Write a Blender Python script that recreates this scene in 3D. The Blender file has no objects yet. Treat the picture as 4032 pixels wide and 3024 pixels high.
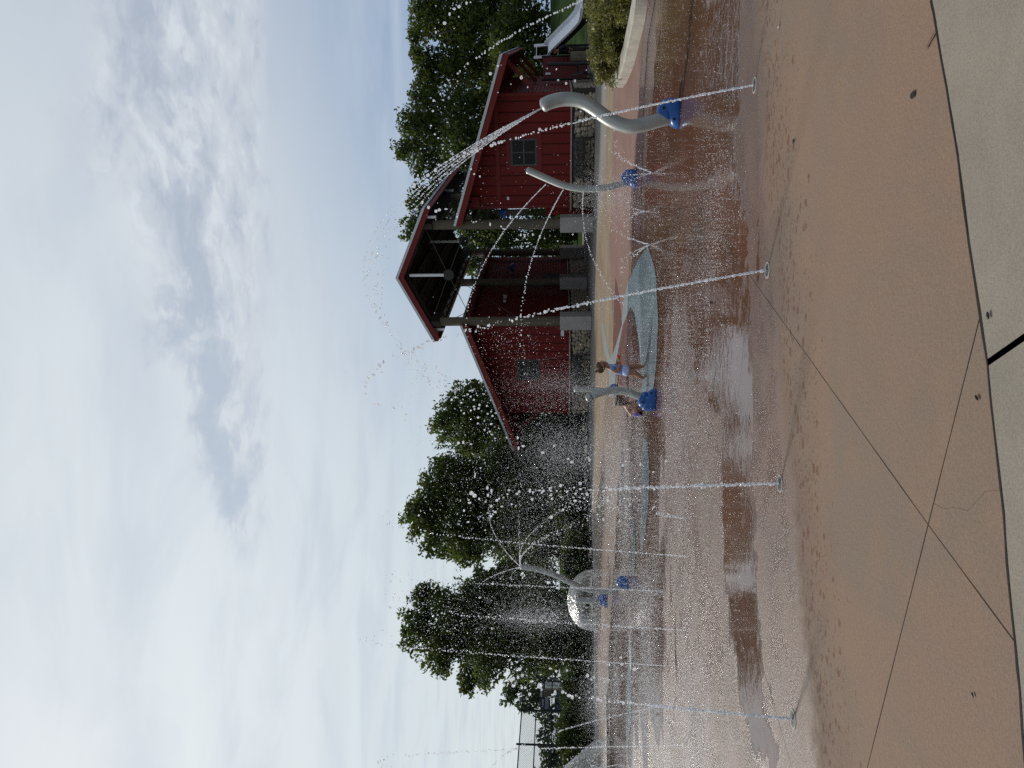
import bpy, math, random
import numpy as np
from mathutils import Vector, Matrix

S = bpy.context.scene
COL = S.collection
rad = math.radians

# ------------------------------------------------------------------ camera
# the photograph is a portrait phone picture stored on its side: world up points left in the frame
F, H_EYE = 2850.0, 1.5
TILT = math.atan(184 / F)
CT, ST = math.cos(TILT), math.sin(TILT)
cam_d = bpy.data.cameras.new('camera')
cam = bpy.data.objects.new('camera', cam_d)
COL.objects.link(cam)
cam_d.sensor_fit = 'HORIZONTAL'
cam_d.sensor_width = 36
cam_d.lens = F / 4032 * 36
cam_d.clip_start, cam_d.clip_end = 0.05, 3000
fw, up = Vector((0, CT, ST)), Vector((0, -ST, CT))
R3 = Matrix((-up, Vector((1, 0, 0)), -fw)).transposed()
cam.matrix_world = Matrix.Translation((0, 0, H_EYE)) @ R3.to_4x4()
S.camera = cam

# ------------------------------------------------------------------ world, sun, exposure
S.view_settings.view_transform = 'Standard'
S.view_settings.look = 'None'
S.view_settings.exposure = 0.0
S.view_settings.gamma = 1.0
S.cycles.use_denoising = False
SUN_EL, SUN_AZ = rad(39), rad(-43)          # azimuth from +Y, negative = to the left
sun_dir = Vector((math.sin(SUN_AZ) * math.cos(SUN_EL), math.cos(SUN_AZ) * math.cos(SUN_EL), math.sin(SUN_EL)))


class NT:
    """small helper to wire shader nodes"""
    def __init__(s, tree):
        s.t = tree
        tree.nodes.clear()

    def n(s, typ, **kw):
        nd = s.t.nodes.new(typ)
        for k, v in kw.items():
            setattr(nd, k, v)
        return nd

    def put(s, sock, v):
        if isinstance(v, bpy.types.NodeSocket):
            s.t.links.new(v, sock)
        elif v is not None:
            if hasattr(sock, 'default_value'):
                try:
                    sock.default_value = v
                except Exception:
                    sock.default_value = (*v, 1.0)

    def m(s, op, a, b=None, c=None, clamp=False):
        nd = s.n('ShaderNodeMath', operation=op, use_clamp=clamp)
        for i, v in enumerate((a, b, c)):
            if v is not None:
                s.put(nd.inputs[i], v)
        return nd.outputs[0]

    def v(s, op, a, b=None):
        nd = s.n('ShaderNodeVectorMath', operation=op)
        s.put(nd.inputs[0], a)
        if b is not None:
            s.put(nd.inputs[3] if op == 'SCALE' else nd.inputs[1], b)
        return nd.outputs[1] if op in ('DOT_PRODUCT', 'LENGTH') else nd.outputs[0]

    def sep(s, vec):
        nd = s.n('ShaderNodeSeparateXYZ')
        s.put(nd.inputs[0], vec)
        return nd.outputs

    def comb(s, x, y, z):
        nd = s.n('ShaderNodeCombineXYZ')
        for i, v in enumerate((x, y, z)):
            s.put(nd.inputs[i], v)
        return nd.outputs[0]

    def noise(s, vec, scale, detail=4, rough=0.55, dist=0.0, col=False):
        nd = s.n('ShaderNodeTexNoise')
        s.put(nd.inputs['Vector'], vec)
        nd.inputs['Scale'].default_value = scale
        nd.inputs['Detail'].default_value = detail
        nd.inputs['Roughness'].default_value = rough
        nd.inputs['Distortion'].default_value = dist
        return nd.outputs[1] if col else nd.outputs[0]

    def vor(s, vec, scale, feature='F1', out='Distance', rnd=1.0):
        nd = s.n('ShaderNodeTexVoronoi', feature=feature)
        s.put(nd.inputs['Vector'], vec)
        nd.inputs['Scale'].default_value = scale
        nd.inputs['Randomness'].default_value = rnd
        return nd.outputs[out]

    def ramp(s, f, lo, hi, a=0.0, b=1.0, smooth=True):
        nd = s.n('ShaderNodeMapRange', interpolation_type='SMOOTHSTEP' if smooth else 'LINEAR')
        s.put(nd.inputs[0], f)
        for i, v in zip((1, 2, 3, 4), (lo, hi, a, b)):
            s.put(nd.inputs[i], v)
        return nd.outputs[0]

    def mix(s, f, a, b, mode='MIX'):
        nd = s.n('ShaderNodeMix', data_type='RGBA', blend_type=mode)
        s.put(nd.inputs[0], f)
        s.put(nd.inputs[6], a)
        s.put(nd.inputs[7], b)
        return nd.outputs[2]

    def bump(s, h, strength, dist, normal=None):
        nd = s.n('ShaderNodeBump')
        nd.inputs['Distance'].default_value = dist
        s.put(nd.inputs['Strength'], strength)
        s.put(nd.inputs['Height'], h)
        if normal is not None:
            s.put(nd.inputs['Normal'], normal)
        return nd.outputs[0]

    def princ(s, **kw):
        nd = s.n('ShaderNodeBsdfPrincipled')
        for k, v in kw.items():
            s.put(nd.inputs[k], v)
        return nd

    def out(s, sh, world=False):
        nd = s.n('ShaderNodeOutputWorld' if world else 'ShaderNodeOutputMaterial')
        s.t.links.new(sh, nd.inputs['Surface'])


def c4(c):
    return (c[0], c[1], c[2], 1.0)


def srgb(r, g, b):
    f = lambda v: (v / 255 / 12.92) if v / 255 <= 0.04045 else ((v / 255 + 0.055) / 1.055) ** 2.4
    return (f(r), f(g), f(b), 1.0)


W = bpy.data.worlds.new('World')
S.world = W
W.use_nodes = True
w = NT(W.node_tree)
d = w.n('ShaderNodeTexCoord').outputs['Generated']
dx, dy, dz = w.sep(d)
zz = w.m('MAXIMUM', dz, 0.03)
qx, qy = w.m('DIVIDE', dx, zz), w.m('DIVIDE', dy, zz)
q = w.comb(qx, qy, 0.0)
sky = w.n('ShaderNodeTexSky', sky_type='NISHITA')
sky.sun_disc = False
sky.sun_elevation = SUN_EL
sky.sun_rotation = SUN_AZ
sky.dust_density = 2.0
sky.air_density = 1.0
K = 10.0                                     # cloud radiance in the sky texture's units (background strength 0.1)
sc = lambda c: (c[0] * K, c[1] * K, c[2] * K, 1.0)
sunness = w.v('DOT_PRODUCT', d, tuple(sun_dir))
veil = w.mix(w.ramp(sunness, 0.25, 0.95), sc(srgb(184, 195, 209)), sc(srgb(224, 232, 236)))
low_blue = w.mix(w.ramp(dx, -0.35, 0.50), sc(srgb(212, 223, 227)), sc(srgb(146, 169, 199)))
veil = w.mix(w.ramp(dz, 0.14, 0.42), low_blue, veil)
streak = w.noise(w.v('MULTIPLY', q, (0.30, 0.85, 1)), 1.5, 6, 0.55, 0.4)
veil = w.mix(w.m('MULTIPLY', w.ramp(streak, 0.42, 0.70), 0.4), veil, sc(srgb(203, 211, 220)))
streak2 = w.noise(w.v('MULTIPLY', w.v('ADD', q, (3.0, 9.0, 0)), (0.9, 1.3, 1)), 1.6, 7, 0.55, 0.5)
veil = w.mix(w.m('MULTIPLY', w.ramp(streak2, 0.42, 0.70), 0.4), veil, sc(srgb(186, 197, 213)))
base = w.mix(0.93, sky.outputs[0], veil)
# the lumpy cloud bank: a wedge of grey cells with bright edges that thins out towards the left
warp = w.noise(q, 3.0, 4, 0.55, 0, True)
qq = w.v('ADD', q, w.v('SCALE', w.v('SUBTRACT', warp, (0.5, 0.5, 0.5)), 0.30))
n1 = w.noise(qq, 4.6, 9, 0.62)
n2 = w.noise(w.v('ADD', q, (7.3, 2.1, 0)), 1.3, 3, 0.5, 0.3)
upper = w.m('ADD', 1.42, w.m('MULTIPLY', w.m('MAXIMUM', w.m('SUBTRACT', 0.50, qx), 0.0), 0.70))
inside = w.m('MINIMUM', w.m('SUBTRACT', qy, upper), w.m('SUBTRACT', 2.44, qy))
wedge = w.m('MULTIPLY', w.ramp(w.m('ADD', inside, w.m('MULTIPLY', w.m('SUBTRACT', n1, 0.5), 0.35)), -0.06, 0.16), w.ramp(qx, -0.66, -0.40))
line = w.m('ABSOLUTE', w.m('SUBTRACT', qy, w.m('SUBTRACT', 2.02, w.m('MULTIPLY', qx, 0.27))))
dens = w.m('ADD', n1, w.m('ADD', w.ramp(line, 0.0, 0.30, 0.11, -0.02), w.m('MULTIPLY', w.m('SUBTRACT', n2, 0.5), 0.25)))
core = w.m('MULTIPLY', w.ramp(dens, 0.42, 0.74), wedge)
n3 = w.noise(w.v('ADD', qq, (2.2, 5.1, 0)), 9.0, 6, 0.6)
puff = w.m('MULTIPLY', w.ramp(w.m('ADD', w.m('MULTIPLY', n1, 0.6), w.m('MULTIPLY', n3, 0.4)), 0.50, 0.38), wedge)
cl = w.mix(w.m('MULTIPLY', wedge, 0.6), base, sc(srgb(205, 211, 220)))
dark = w.mix(w.ramp(qx, -0.4, 0.8), sc(srgb(174, 190, 208)), sc(srgb(152, 166, 187)))
cl = w.mix(w.m('MULTIPLY', core, 0.66), cl, dark)
cl = w.mix(w.m('MULTIPLY', puff, 0.55), cl, sc(srgb(222, 227, 233)))
bg = w.n('ShaderNodeBackground')
w.put(bg.inputs[0], cl)
bg.inputs[1].default_value = 0.1
w.out(bg.outputs[0], True)

sd = bpy.data.lights.new('sun', 'SUN')
sd.energy = 3.4
sd.angle = rad(6)
sd.color = (1.0, 0.95, 0.87)
sun = bpy.data.objects.new('sun', sd)
COL.objects.link(sun)
sun.rotation_euler = sun_dir.to_track_quat('Z', 'Y').to_euler()


# ------------------------------------------------------------------ photo pixel -> place
def ray(x, y):
    """direction through photo pixel (x right, y down in the 4032x3024 frame)"""
    r, u = ((3024 - y) - 1512) / F, (2016 - x) / F
    return Vector((r, CT - u * ST, ST + u * CT))


def G(x, y, z=0.0):
    dd = ray(x, y)
    t = (z - H_EYE) / dd.z
    return Vector((dd.x * t, dd.y * t, z))


def P(x, y, Y):
    dd = ray(x, y)
    t = Y / dd.y
    return Vector((dd.x * t, Y, H_EYE + dd.z * t))


# ------------------------------------------------------------------ mesh helpers
class MB:
    def __init__(s):
        s.v, s.f = [], []

    def add(s, vs, fs):
        o = len(s.v)
        s.v.extend([tuple(p) for p in vs])
        s.f.extend([tuple(i + o for i in f) for f in fs])

    def box(s, c, size, rz=0.0, rx=0.0, ry=0.0, taper=1.0):
        M = Matrix.Rotation(rz, 3, 'Z') @ Matrix.Rotation(ry, 3, 'Y') @ Matrix.Rotation(rx, 3, 'X')
        vs = []
        for k in (-1, 1):
            for a, b in ((-1, -1), (1, -1), (1, 1), (-1, 1)):
                tt = taper if k > 0 else 1.0
                vs.append(Vector(c) + M @ Vector((a * size[0] / 2 * tt, b * size[1] / 2 * tt, k * size[2] / 2)))
        s.add(vs, [(3, 2, 1, 0), (4, 5, 6, 7), (0, 1, 5, 4), (1, 2, 6, 5), (2, 3, 7, 6), (3, 0, 4, 7)])

    def beam(s, a, b, wd, ht, upv=(0, 0, 1)):
        a, b = Vector(a), Vector(b)
        t = (b - a).normalized()
        sx = t.cross(Vector(upv))
        if sx.length < 1e-4:
            sx = t.cross(Vector((1, 0, 0)))
        sx.normalize()
        sy = sx.cross(t)
        vs = []
        for p in (a, b):
            for i, j in ((-1, -1), (1, -1), (1, 1), (-1, 1)):
                vs.append(p + sx * (i * wd / 2) + sy * (j * ht / 2))
        s.add(vs, [(3, 2, 1, 0), (4, 5, 6, 7), (0, 1, 5, 4), (1, 2, 6, 5), (2, 3, 7, 6), (3, 0, 4, 7)])

    def tube(s, pts, rr, n=10, cap=True):
        pts = [Vector(p) for p in pts]
        if not hasattr(rr, '__len__'):
            rr = [rr] * len(pts)
        t0 = (pts[1] - pts[0]).normalized()
        a = t0.cross(Vector((0, 0, 1)))
        if a.length < 1e-3:
            a = t0.cross(Vector((0, 1, 0)))
        a.normalize()
        vs = []
        for i, p in enumerate(pts):
            t = (pts[min(i + 1, len(pts) - 1)] - pts[max(i - 1, 0)]).normalized()
            a = (a - t * a.dot(t)).normalized()
            b = t.cross(a)
            for k in range(n):
                an = 2 * math.pi * k / n
                vs.append(p + (a * math.cos(an) + b * math.sin(an)) * rr[i])
        fs = []
        for i in range(len(pts) - 1):
            for k in range(n):
                k2 = (k + 1) % n
                fs.append((i * n + k, i * n + k2, (i + 1) * n + k2, (i + 1) * n + k))
        if cap:
            fs.append(tuple(range(n - 1, -1, -1)))
            fs.append(tuple((len(pts) - 1) * n + k for k in range(n)))
        s.add(vs, fs)

    def lathe(s, prof, n=20, c=(0, 0, 0), sx=1.0, sy=1.0):
        vs = []
        for r, z in prof:
            for k in range(n):
                an = 2 * math.pi * k / n
                vs.append((c[0] + r * sx * math.cos(an), c[1] + r * sy * math.sin(an), c[2] + z))
        fs = []
        for i in range(len(prof) - 1):
            for k in range(n):
                k2 = (k + 1) % n
                fs.append((i * n + k, i * n + k2, (i + 1) * n + k2, (i + 1) * n + k))
        fs.append(tuple(range(n - 1, -1, -1)))
        fs.append(tuple((len(prof) - 1) * n + k for k in range(n)))
        s.add(vs, fs)

    def ell(s, c, r, nu=12, nv=8, M=None):
        prof = []
        vs, fs = [], []
        for j in range(nv + 1):
            th = math.pi * j / nv
            for k in range(nu):
                ph = 2 * math.pi * k / nu
                p = Vector((r[0] * math.sin(th) * math.cos(ph), r[1] * math.sin(th) * math.sin(ph), -r[2] * math.cos(th)))
                if M is not None:
                    p = M @ p
                vs.append(Vector(c) + p)
        for j in range(nv):
            for k in range(nu):
                k2 = (k + 1) % nu
                fs.append((j * nu + k, j * nu + k2, (j + 1) * nu + k2, (j + 1) * nu + k))
        s.add(vs, fs)

    def prism(s, poly, z0, z1):
        n = len(poly)
        vs = [(p[0], p[1], z0) for p in poly] + [(p[0], p[1], z1) for p in poly]
        fs = [tuple(range(n - 1, -1, -1)), tuple(range(n, 2 * n))]
        fs += [(i, (i + 1) % n, n + (i + 1) % n, n + i) for i in range(n)]
        s.add(vs, fs)

    def sheet(s, poly, z):
        s.add([(p[0], p[1], z) for p in poly], [tuple(range(len(poly)))])

    def build(s, name, mat, parent=None, smooth=False, bevel=0.0):
        me = bpy.data.meshes.new(name)
        me.from_pydata(s.v, [], s.f)
        me.validate()
        me.materials.append(mat)
        if smooth:
            me.polygons.foreach_set('use_smooth', [True] * len(me.polygons))
        me.update()
        o = bpy.data.objects.new(name, me)
        COL.objects.link(o)
        if parent is not None:
            o.parent = parent
        if bevel:
            b = o.modifiers.new('b', 'BEVEL')
            b.width = bevel
            b.segments = 2
            b.limit_method = 'ANGLE'
        return o


def np_obj(name, V, Fa, mat, parent=None, smooth=False):
    """fast mesh from numpy: V (n,3), Fa (m,k) with constant k"""
    me = bpy.data.meshes.new(name)
    n, m, k = len(V), len(Fa), Fa.shape[1]
    me.vertices.add(n)
    me.vertices.foreach_set('co', np.asarray(V, dtype=np.float32).ravel())
    me.loops.add(m * k)
    me.loops.foreach_set('vertex_index', np.asarray(Fa, dtype=np.int32).ravel())
    me.polygons.add(m)
    me.polygons.foreach_set('loop_start', np.arange(0, m * k, k, dtype=np.int32))
    me.polygons.foreach_set('loop_total', np.full(m, k, dtype=np.int32))
    if smooth:
        me.polygons.foreach_set('use_smooth', np.ones(m, dtype=bool))
    me.update(calc_edges=True)
    me.validate()
    me.materials.append(mat)
    o = bpy.data.objects.new(name, me)
    COL.objects.link(o)
    if parent is not None:
        o.parent = parent
    return o


def tag(o, label, cat, group=None, kind=None):
    o['label'] = label
    o['category'] = cat
    if group:
        o['group'] = group
    if kind:
        o['kind'] = kind
    return o


def struct(o, label=None, cat=None):
    o['kind'] = 'structure'
    if label:
        o['label'] = label
        o['category'] = cat
    return o


def thing(name, label, cat, loc=(0, 0, 0), rz=0.0, group=None):
    o = bpy.data.objects.new(name, None)
    COL.objects.link(o)
    o.empty_display_size = 0.2
    o.location = loc
    o.rotation_euler = (0, 0, rz)
    tag(o, label, cat, group)
    return o


def copy_tree(o, parent=None):
    c = o.copy()
    COL.objects.link(c)
    c.parent = parent
    for ch in list(o.children):
        copy_tree(ch, c)
    return c


# ------------------------------------------------------------------ materials
def mat(name):
    m_ = bpy.data.materials.new(name)
    m_.use_nodes = True
    return m_, NT(m_.node_tree)


def simple(name, col, rough=0.6, var=0.15, scale=6.0, bumps=0.0, metal=0.0, spec=0.25, stretch=(1, 1, 1), detail=5):
    m_, t = mat(name)
    pos = t.n('ShaderNodeTexCoord').outputs['Object']
    p2 = t.v('MULTIPLY', pos, stretch)
    n = t.noise(p2, scale, detail, 0.6)
    n3 = t.noise(p2, scale * 7, 3, 0.6)
    nn = t.m('ADD', t.m('MULTIPLY', n, 0.7), t.m('MULTIPLY', n3, 0.3))
    k = t.ramp(nn, 0.3, 0.7, 1 - var, 1 + var)
    colr = t.v('SCALE', c4(col)[:3], k)
    pr = t.princ(**{'Base Color': colr, 'Roughness': t.ramp(n, 0.3, 0.7, max(rough - 0.08, 0.02), min(rough + 0.08, 1)), 'Metallic': metal,
                    'Specular IOR Level': spec})
    if bumps:
        t.put(pr.inputs['Normal'], t.bump(nn, 0.6, bumps))
    t.out(pr.outputs[0])
    return m_


def wetness(t, pos):
    """how wet the pad is at this place: 0 dry .. 1 wet, plus the damp spots along the edge"""
    x, y, _ = t.sep(pos)
    p2 = t.comb(x, y, 0.0)
    nz = t.noise(p2, 1.1, 4, 0.6)
    nf = t.noise(p2, 9.0, 3, 0.6)
    e1 = t.m('SUBTRACT', y, t.m('ADD', 4.92, t.m('ADD', t.m('MULTIPLY', x, 0.27), t.m('MULTIPLY', t.m('MULTIPLY', x, x), -0.012))))
    e1 = t.m('ADD', e1, t.m('ADD', t.m('MULTIPLY', t.m('SUBTRACT', nz, 0.5), 0.55), t.m('MULTIPLY', t.m('SUBTRACT', nf, 0.5), 0.35)))
    e2 = t.m('SUBTRACT', t.m('ADD', 17.2, t.m('MULTIPLY', x, -0.6)), y)
    e2 = t.m('ADD', e2, t.m('MULTIPLY', t.m('SUBTRACT', nz, 0.5), 2.0))
    w1 = t.ramp(e1, -0.12, 0.22)
    damp0 = t.m('MULTIPLY', t.ramp(e1, -0.75, 0.0), t.ramp(nz, 0.30, 0.62, 0.25, 1.0))
    wet = t.m('MULTIPLY', w1, t.ramp(e2, -0.1, 0.5))
    # single damp drops thrown over the edge
    sv = t.v('MULTIPLY', t.v('ADD', p2, t.v('SCALE', t.noise(p2, 30.0, 2, 0.6, 0, True), 0.05)), (0.75, 1.1, 1))
    vd = t.vor(sv, 19.0)
    vr = t.vor(sv, 19.0, out='Color')
    rr = t.sep(vr)[0]
    dens = t.ramp(e1, -0.85, 0.0, 0.0, 1.0, smooth=False)
    dens = t.m('POWER', dens, 1.7)
    spot = t.m('LESS_THAN', vd, t.m('MULTIPLY', 0.40, t.m('MULTIPLY', t.m('LESS_THAN', rr, dens), t.m('ADD', 0.35, t.sep(vr)[1]))))
    vd2 = t.vor(sv, 46.0)
    vr2 = t.sep(t.vor(sv, 46.0, out='Color'))[0]
    spot2 = t.m('LESS_THAN', vd2, t.m('MULTIPLY', 0.42, t.m('LESS_THAN', vr2, t.m('MULTIPLY', dens, 1.0))))
    spots = t.m('MULTIPLY', t.m('MAXIMUM', spot, t.m('MULTIPLY', spot2, 0.7)), t.m('SUBTRACT', 1.0, w1))
    return wet, spots, p2, e1, damp0


def pud(t, x, y, cx, cy, rx, ry):
    a = t.m('DIVIDE', t.m('SUBTRACT', x, cx), rx)
    b = t.m('DIVIDE', t.m('SUBTRACT', y, cy), ry)
    return t.m('SUBTRACT', 1.0, t.m('ADD', t.m('MULTIPLY', a, a), t.m('MULTIPLY', b, b)))


def pad_mat(name, c1, c2, c3=None, always_dry=False, wet_dark=0.46, tint=(1.34, 0.94, 0.78)):
    m_, t = mat(name)
    pos = t.n('ShaderNodeNewGeometry').outputs['Position']
    wet, spots, p2, e1, damp0 = wetness(t, pos)
    x, y, _ = t.sep(p2)
    big = t.noise(p2, 0.55, 5, 0.6, 0.6)
    med = t.noise(p2, 3.2, 5, 0.65)
    fine = t.noise(p2, 60.0, 3, 0.7)
    gr = t.noise(p2, 260.0, 2, 0.7)
    col = t.mix(t.ramp(big, 0.38, 0.62), c4(c1), c4(c2))
    if c3:
        col = t.mix(t.m('MULTIPLY', t.ramp(med, 0.46, 0.70), 0.5), col, c4(c3))
    g2 = t.noise(p2, 120.0, 2, 0.8)
    k = t.m('ADD', 0.28, t.m('ADD', t.m('MULTIPLY', fine, 0.44), t.m('ADD', t.m('MULTIPLY', gr, 0.40), t.m('MULTIPLY', g2, 0.60))))
    col = t.v('SCALE', col, k)
    if always_dry:
        st_ = t.noise(t.v('MULTIPLY', p2, (1.0, 1.0, 1)), 2.2, 6, 0.7, 1.0)
        col = t.v('SCALE', col, t.ramp(st_, 0.35, 0.65, 0.94, 1.05))
        pr = t.princ(**{'Base Color': col, 'Roughness': 0.9, 'Specular IOR Level': 0.25})
        t.put(pr.inputs['Normal'], t.bump(t.m('ADD', fine, gr), 0.5, 0.004))
        t.out(pr.outputs[0])
        return m_
    col = t.mix(t.m('MULTIPLY', damp0, 0.75), col, t.v('MULTIPLY', col, (0.74, 0.77, 0.82)))
    damp = t.m('MAXIMUM', wet, t.m('MULTIPLY', spots, 0.72))
    col = t.mix(damp, col, t.v('MULTIPLY', col, tuple(wet_dark * k_ for k_ in tint)))
    # standing water lies in hollows; elsewhere only a rough wet film
    hol = t.noise(t.v('MULTIPLY', p2, (0.45, 1.2, 1)), 0.9, 4, 0.55, 0.3)
    wp = t.sep(t.v('ADD', p2, t.v('MULTIPLY', t.v('SUBTRACT', t.noise(p2, 0.42, 6, 0.62, 0, True), (0.5, 0.5, 0.5)), (3.0, 4.2, 0))))
    x, y = wp[0], wp[1]
    pp = pud(t, x, y, 3.1, 8.3, 2.4, 2.3)
    for a in ((2.6, 10.5, 2.6, 2.6), (-0.9, 6.15, 1.7, 0.95), (0.9, 6.9, 1.2, 0.8), (0.6, 11.5, 3.5, 1.5), (-3.0, 13.5, 4.2, 3.2), (-8.0, 19.0, 7.0, 4.5), (4.8, 9.6, 1.6, 2.2), (0.9, 7.6, 1.3, 0.6)):
        pp = t.m('MAXIMUM', pp, pud(t, x, y, *a))
    pm = t.m('ADD', pp, t.m('MULTIPLY', t.m('SUBTRACT', hol, 0.5), 3.2))
    pool = t.m('MULTIPLY', t.ramp(pm, -0.05, 0.28), wet)
    # rings and chop from falling drops
    wv = t.noise(t.v('MULTIPLY', p2, (0.8, 1.0, 1)), 7.0, 3, 0.6, 0.6)
    wv2 = t.noise(p2, 28.0, 2, 0.6)
    dv = t.vor(p2, 5.5)
    ring = t.m('MULTIPLY', t.m('SINE', t.m('MULTIPLY', dv, 60.0)), t.ramp(dv, 0.05, 0.42, 1.0, 0.0))
    chop = t.ramp(t.noise(p2, 0.7, 3, 0.6), 0.38, 0.66)
    hgt = t.m('ADD', t.m('ADD', t.m('MULTIPLY', wv, 1.0), t.m('MULTIPLY', wv2, 0.25)), t.m('MULTIPLY', ring, 0.10))
    nb_w = t.bump(hgt, t.m('ADD', 0.05, t.m('MULTIPLY', chop, 0.22)), 0.02)
    spk = t.noise(p2, 42.0, 2, 0.6)
    far_ = t.m('MULTIPLY', t.ramp(e1, 0.7, 1.8), t.ramp(t.noise(p2, 0.9, 4, 0.6), 0.35, 0.62, 0.3, 1.0))
    film = t.m('ADD', t.m('MULTIPLY', fine, 0.6), t.m('ADD', t.m('MULTIPLY', gr, 0.5), t.m('ADD', t.m('MULTIPLY', wv2, 0.8), t.m('MULTIPLY', t.m('MULTIPLY', spk, far_), t.ramp(t.sep(p2)[0], -0.6, 1.8, 4.0, 0.8)))))
    nb_d = t.bump(film, t.ramp(wet, 0, 1, 0.45, 0.75), 0.008)
    nmix = t.n('ShaderNodeMix', data_type='VECTOR')
    t.put(nmix.inputs[0], pool)
    t.put(nmix.inputs[4], nb_d)
    t.put(nmix.inputs[5], nb_w)
    r_film = t.ramp(t.m('ADD', t.m('MULTIPLY', med, 0.5), t.m('MULTIPLY', big, 0.5)), 0.38, 0.62, 0.20, 0.50)
    side = t.ramp(t.sep(p2)[0], -0.8, 1.8)
    side = t.m('MULTIPLY', side, t.ramp(e1, 0.3, 1.2))
    r_film = t.m('ADD', t.m('MULTIPLY', r_film, t.m('SUBTRACT', 1.0, t.m('MULTIPLY', side, 0.75))), t.m('MULTIPLY', side, 0.03))
    rough = t.m('ADD', t.m('MULTIPLY', t.m('SUBTRACT', 1.0, wet), 0.85), t.m('MULTIPLY', wet, r_film))
    rough = t.m('ADD', t.m('MULTIPLY', t.m('SUBTRACT', 1.0, pool), rough), t.m('MULTIPLY', pool, 0.03))
    pr = t.princ(**{'Base Color': col, 'Roughness': rough, 'Normal': nmix.outputs[1], 'IOR': 1.33,
                    'Specular IOR Level': t.ramp(wet, 0, 1, 0.20, 0.95)})
    t.out(pr.outputs[0])
    return m_


def leaf_mat(name, c_dark, c_lite, trans=0.35, scale=0.5):
    m_, t = mat(name)
    g = t.n('ShaderNodeNewGeometry')
    n = t.noise(g.outputs['Position'], scale, 3, 0.6)
    r = g.outputs['Random Per Island']
    f = t.m('ADD', t.m('MULTIPLY', t.ramp(n, 0.35, 0.65), 0.6), t.m('MULTIPLY', r, 0.4))
    col = t.mix(f, c4(c_dark), c4(c_lite))
    pr = t.princ(**{'Base Color': col, 'Roughness': 0.5, 'Specular IOR Level': 0.22})
    tr = t.n('ShaderNodeBsdfTranslucent')
    t.put(tr.inputs[0], t.v('MULTIPLY', col, (1.5, 1.6, 0.7)))
    mx = t.n('ShaderNodeMixShader')
    mx.inputs[0].default_value = trans
    t.t.links.new(pr.outputs[0], mx.inputs[1])
    t.t.links.new(tr.outputs[0], mx.inputs[2])
    t.out(mx.outputs[0])
    return m_


def water_mat(name, white=0.35, alpha=1.0):
    m_, t = mat(name)
    gl = t.princ(**{'Base Color': (1, 1, 1, 1), 'Roughness': 0.0, 'IOR': 1.33, 'Transmission Weight': 1.0})
    df = t.princ(**{'Base Color': (0.9, 0.92, 0.95, 1), 'Roughness': 0.2, 'IOR': 1.33})
    tr = t.n('ShaderNodeBsdfTranslucent')
    tr.inputs[0].default_value = (0.92, 0.94, 0.97, 1)
    m1 = t.n('ShaderNodeMixShader')
    m1.inputs[0].default_value = 0.6
    t.t.links.new(df.outputs[0], m1.inputs[1])
    t.t.links.new(tr.outputs[0], m1.inputs[2])
    m2 = t.n('ShaderNodeMixShader')
    m2.inputs[0].default_value = white
    t.t.links.new(gl.outputs[0], m2.inputs[1])
    t.t.links.new(m1.outputs[0], m2.inputs[2])
    t.out(m2.outputs[0])
    return m_


def sheet_water_mat():
    """thin film of a water dome: clear with glints, streaked with white froth"""
    m_, t = mat('water_film')
    pos = t.n('ShaderNodeTexCoord').outputs['Object']
    n = t.noise(t.v('MULTIPLY', pos, (1, 1, 0.35)), 9.0, 5, 0.65, 0.8)
    lw = t.n('ShaderNodeLayerWeight')
    lw.inputs[0].default_value = 0.35
    froth = t.m('MAXIMUM', t.m('MULTIPLY', t.ramp(n, 0.55, 0.68), 0.55), t.m('MULTIPLY', lw.outputs[1], 0.34))
    nb = t.bump(n, 0.8, 0.05)
    gl = t.n('ShaderNodeBsdfGlossy')
    gl.inputs['Roughness'].default_value = 0.22
    t.put(gl.inputs['Normal'], nb)
    tp = t.n('ShaderNodeBsdfTransparent')
    tp.inputs[0].default_value = (0.93, 0.95, 0.96, 1)
    fr = t.n('ShaderNodeFresnel')
    fr.inputs[0].default_value = 1.33
    t.put(fr.inputs['Normal'], nb)
    m1 = t.n('ShaderNodeMixShader')
    t.put(m1.inputs[0], t.m('MULTIPLY', fr.outputs[0], 0.30))
    t.t.links.new(tp.outputs[0], m1.inputs[1])
    t.t.links.new(gl.outputs[0], m1.inputs[2])
    df = t.n('ShaderNodeBsdfTranslucent')
    df.inputs[0].default_value = (0.62, 0.64, 0.66, 1)
    m2 = t.n('ShaderNodeMixShader')
    t.put(m2.inputs[0], froth)
    t.t.links.new(m1.outputs[0], m2.inputs[1])
    t.t.links.new(df.outputs[0], m2.inputs[2])
    t.out(m2.outputs[0])
    return m_


M = {}
TERRA1, TERRA2, TERRA3 = (0.190, 0.128, 0.093), (0.164, 0.124, 0.096), (0.205, 0.136, 0.090)
M['pad'] = pad_mat('stained_concrete', TERRA1, TERRA2, TERRA3)
M['pad_tan'] = pad_mat('tan_concrete', (0.235, 0.182, 0.120), (0.215, 0.150, 0.098), (0.26, 0.212, 0.150))
M['pad_pink'] = pad_mat('pink_concrete', (0.215, 0.125, 0.098), (0.20, 0.130, 0.104))
M['pad_red'] = pad_mat('red_concrete', (0.125, 0.050, 0.038), (0.115, 0.054, 0.042))
M['pad_teal'] = pad_mat('teal_concrete', (0.195, 0.215, 0.212), (0.215, 0.222, 0.215), (0.25, 0.258, 0.25), wet_dark=1.0, tint=(0.88, 1.07, 1.16))
M['pad_pale'] = pad_mat('pale_blue_concrete', (0.185, 0.19, 0.188), (0.18, 0.19, 0.192), wet_dark=0.95, tint=(0.93, 1.0, 1.04))
M['walk'] = pad_mat('grey_concrete', (0.185, 0.172, 0.152), (0.17, 0.16, 0.145), always_dry=True)
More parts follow.
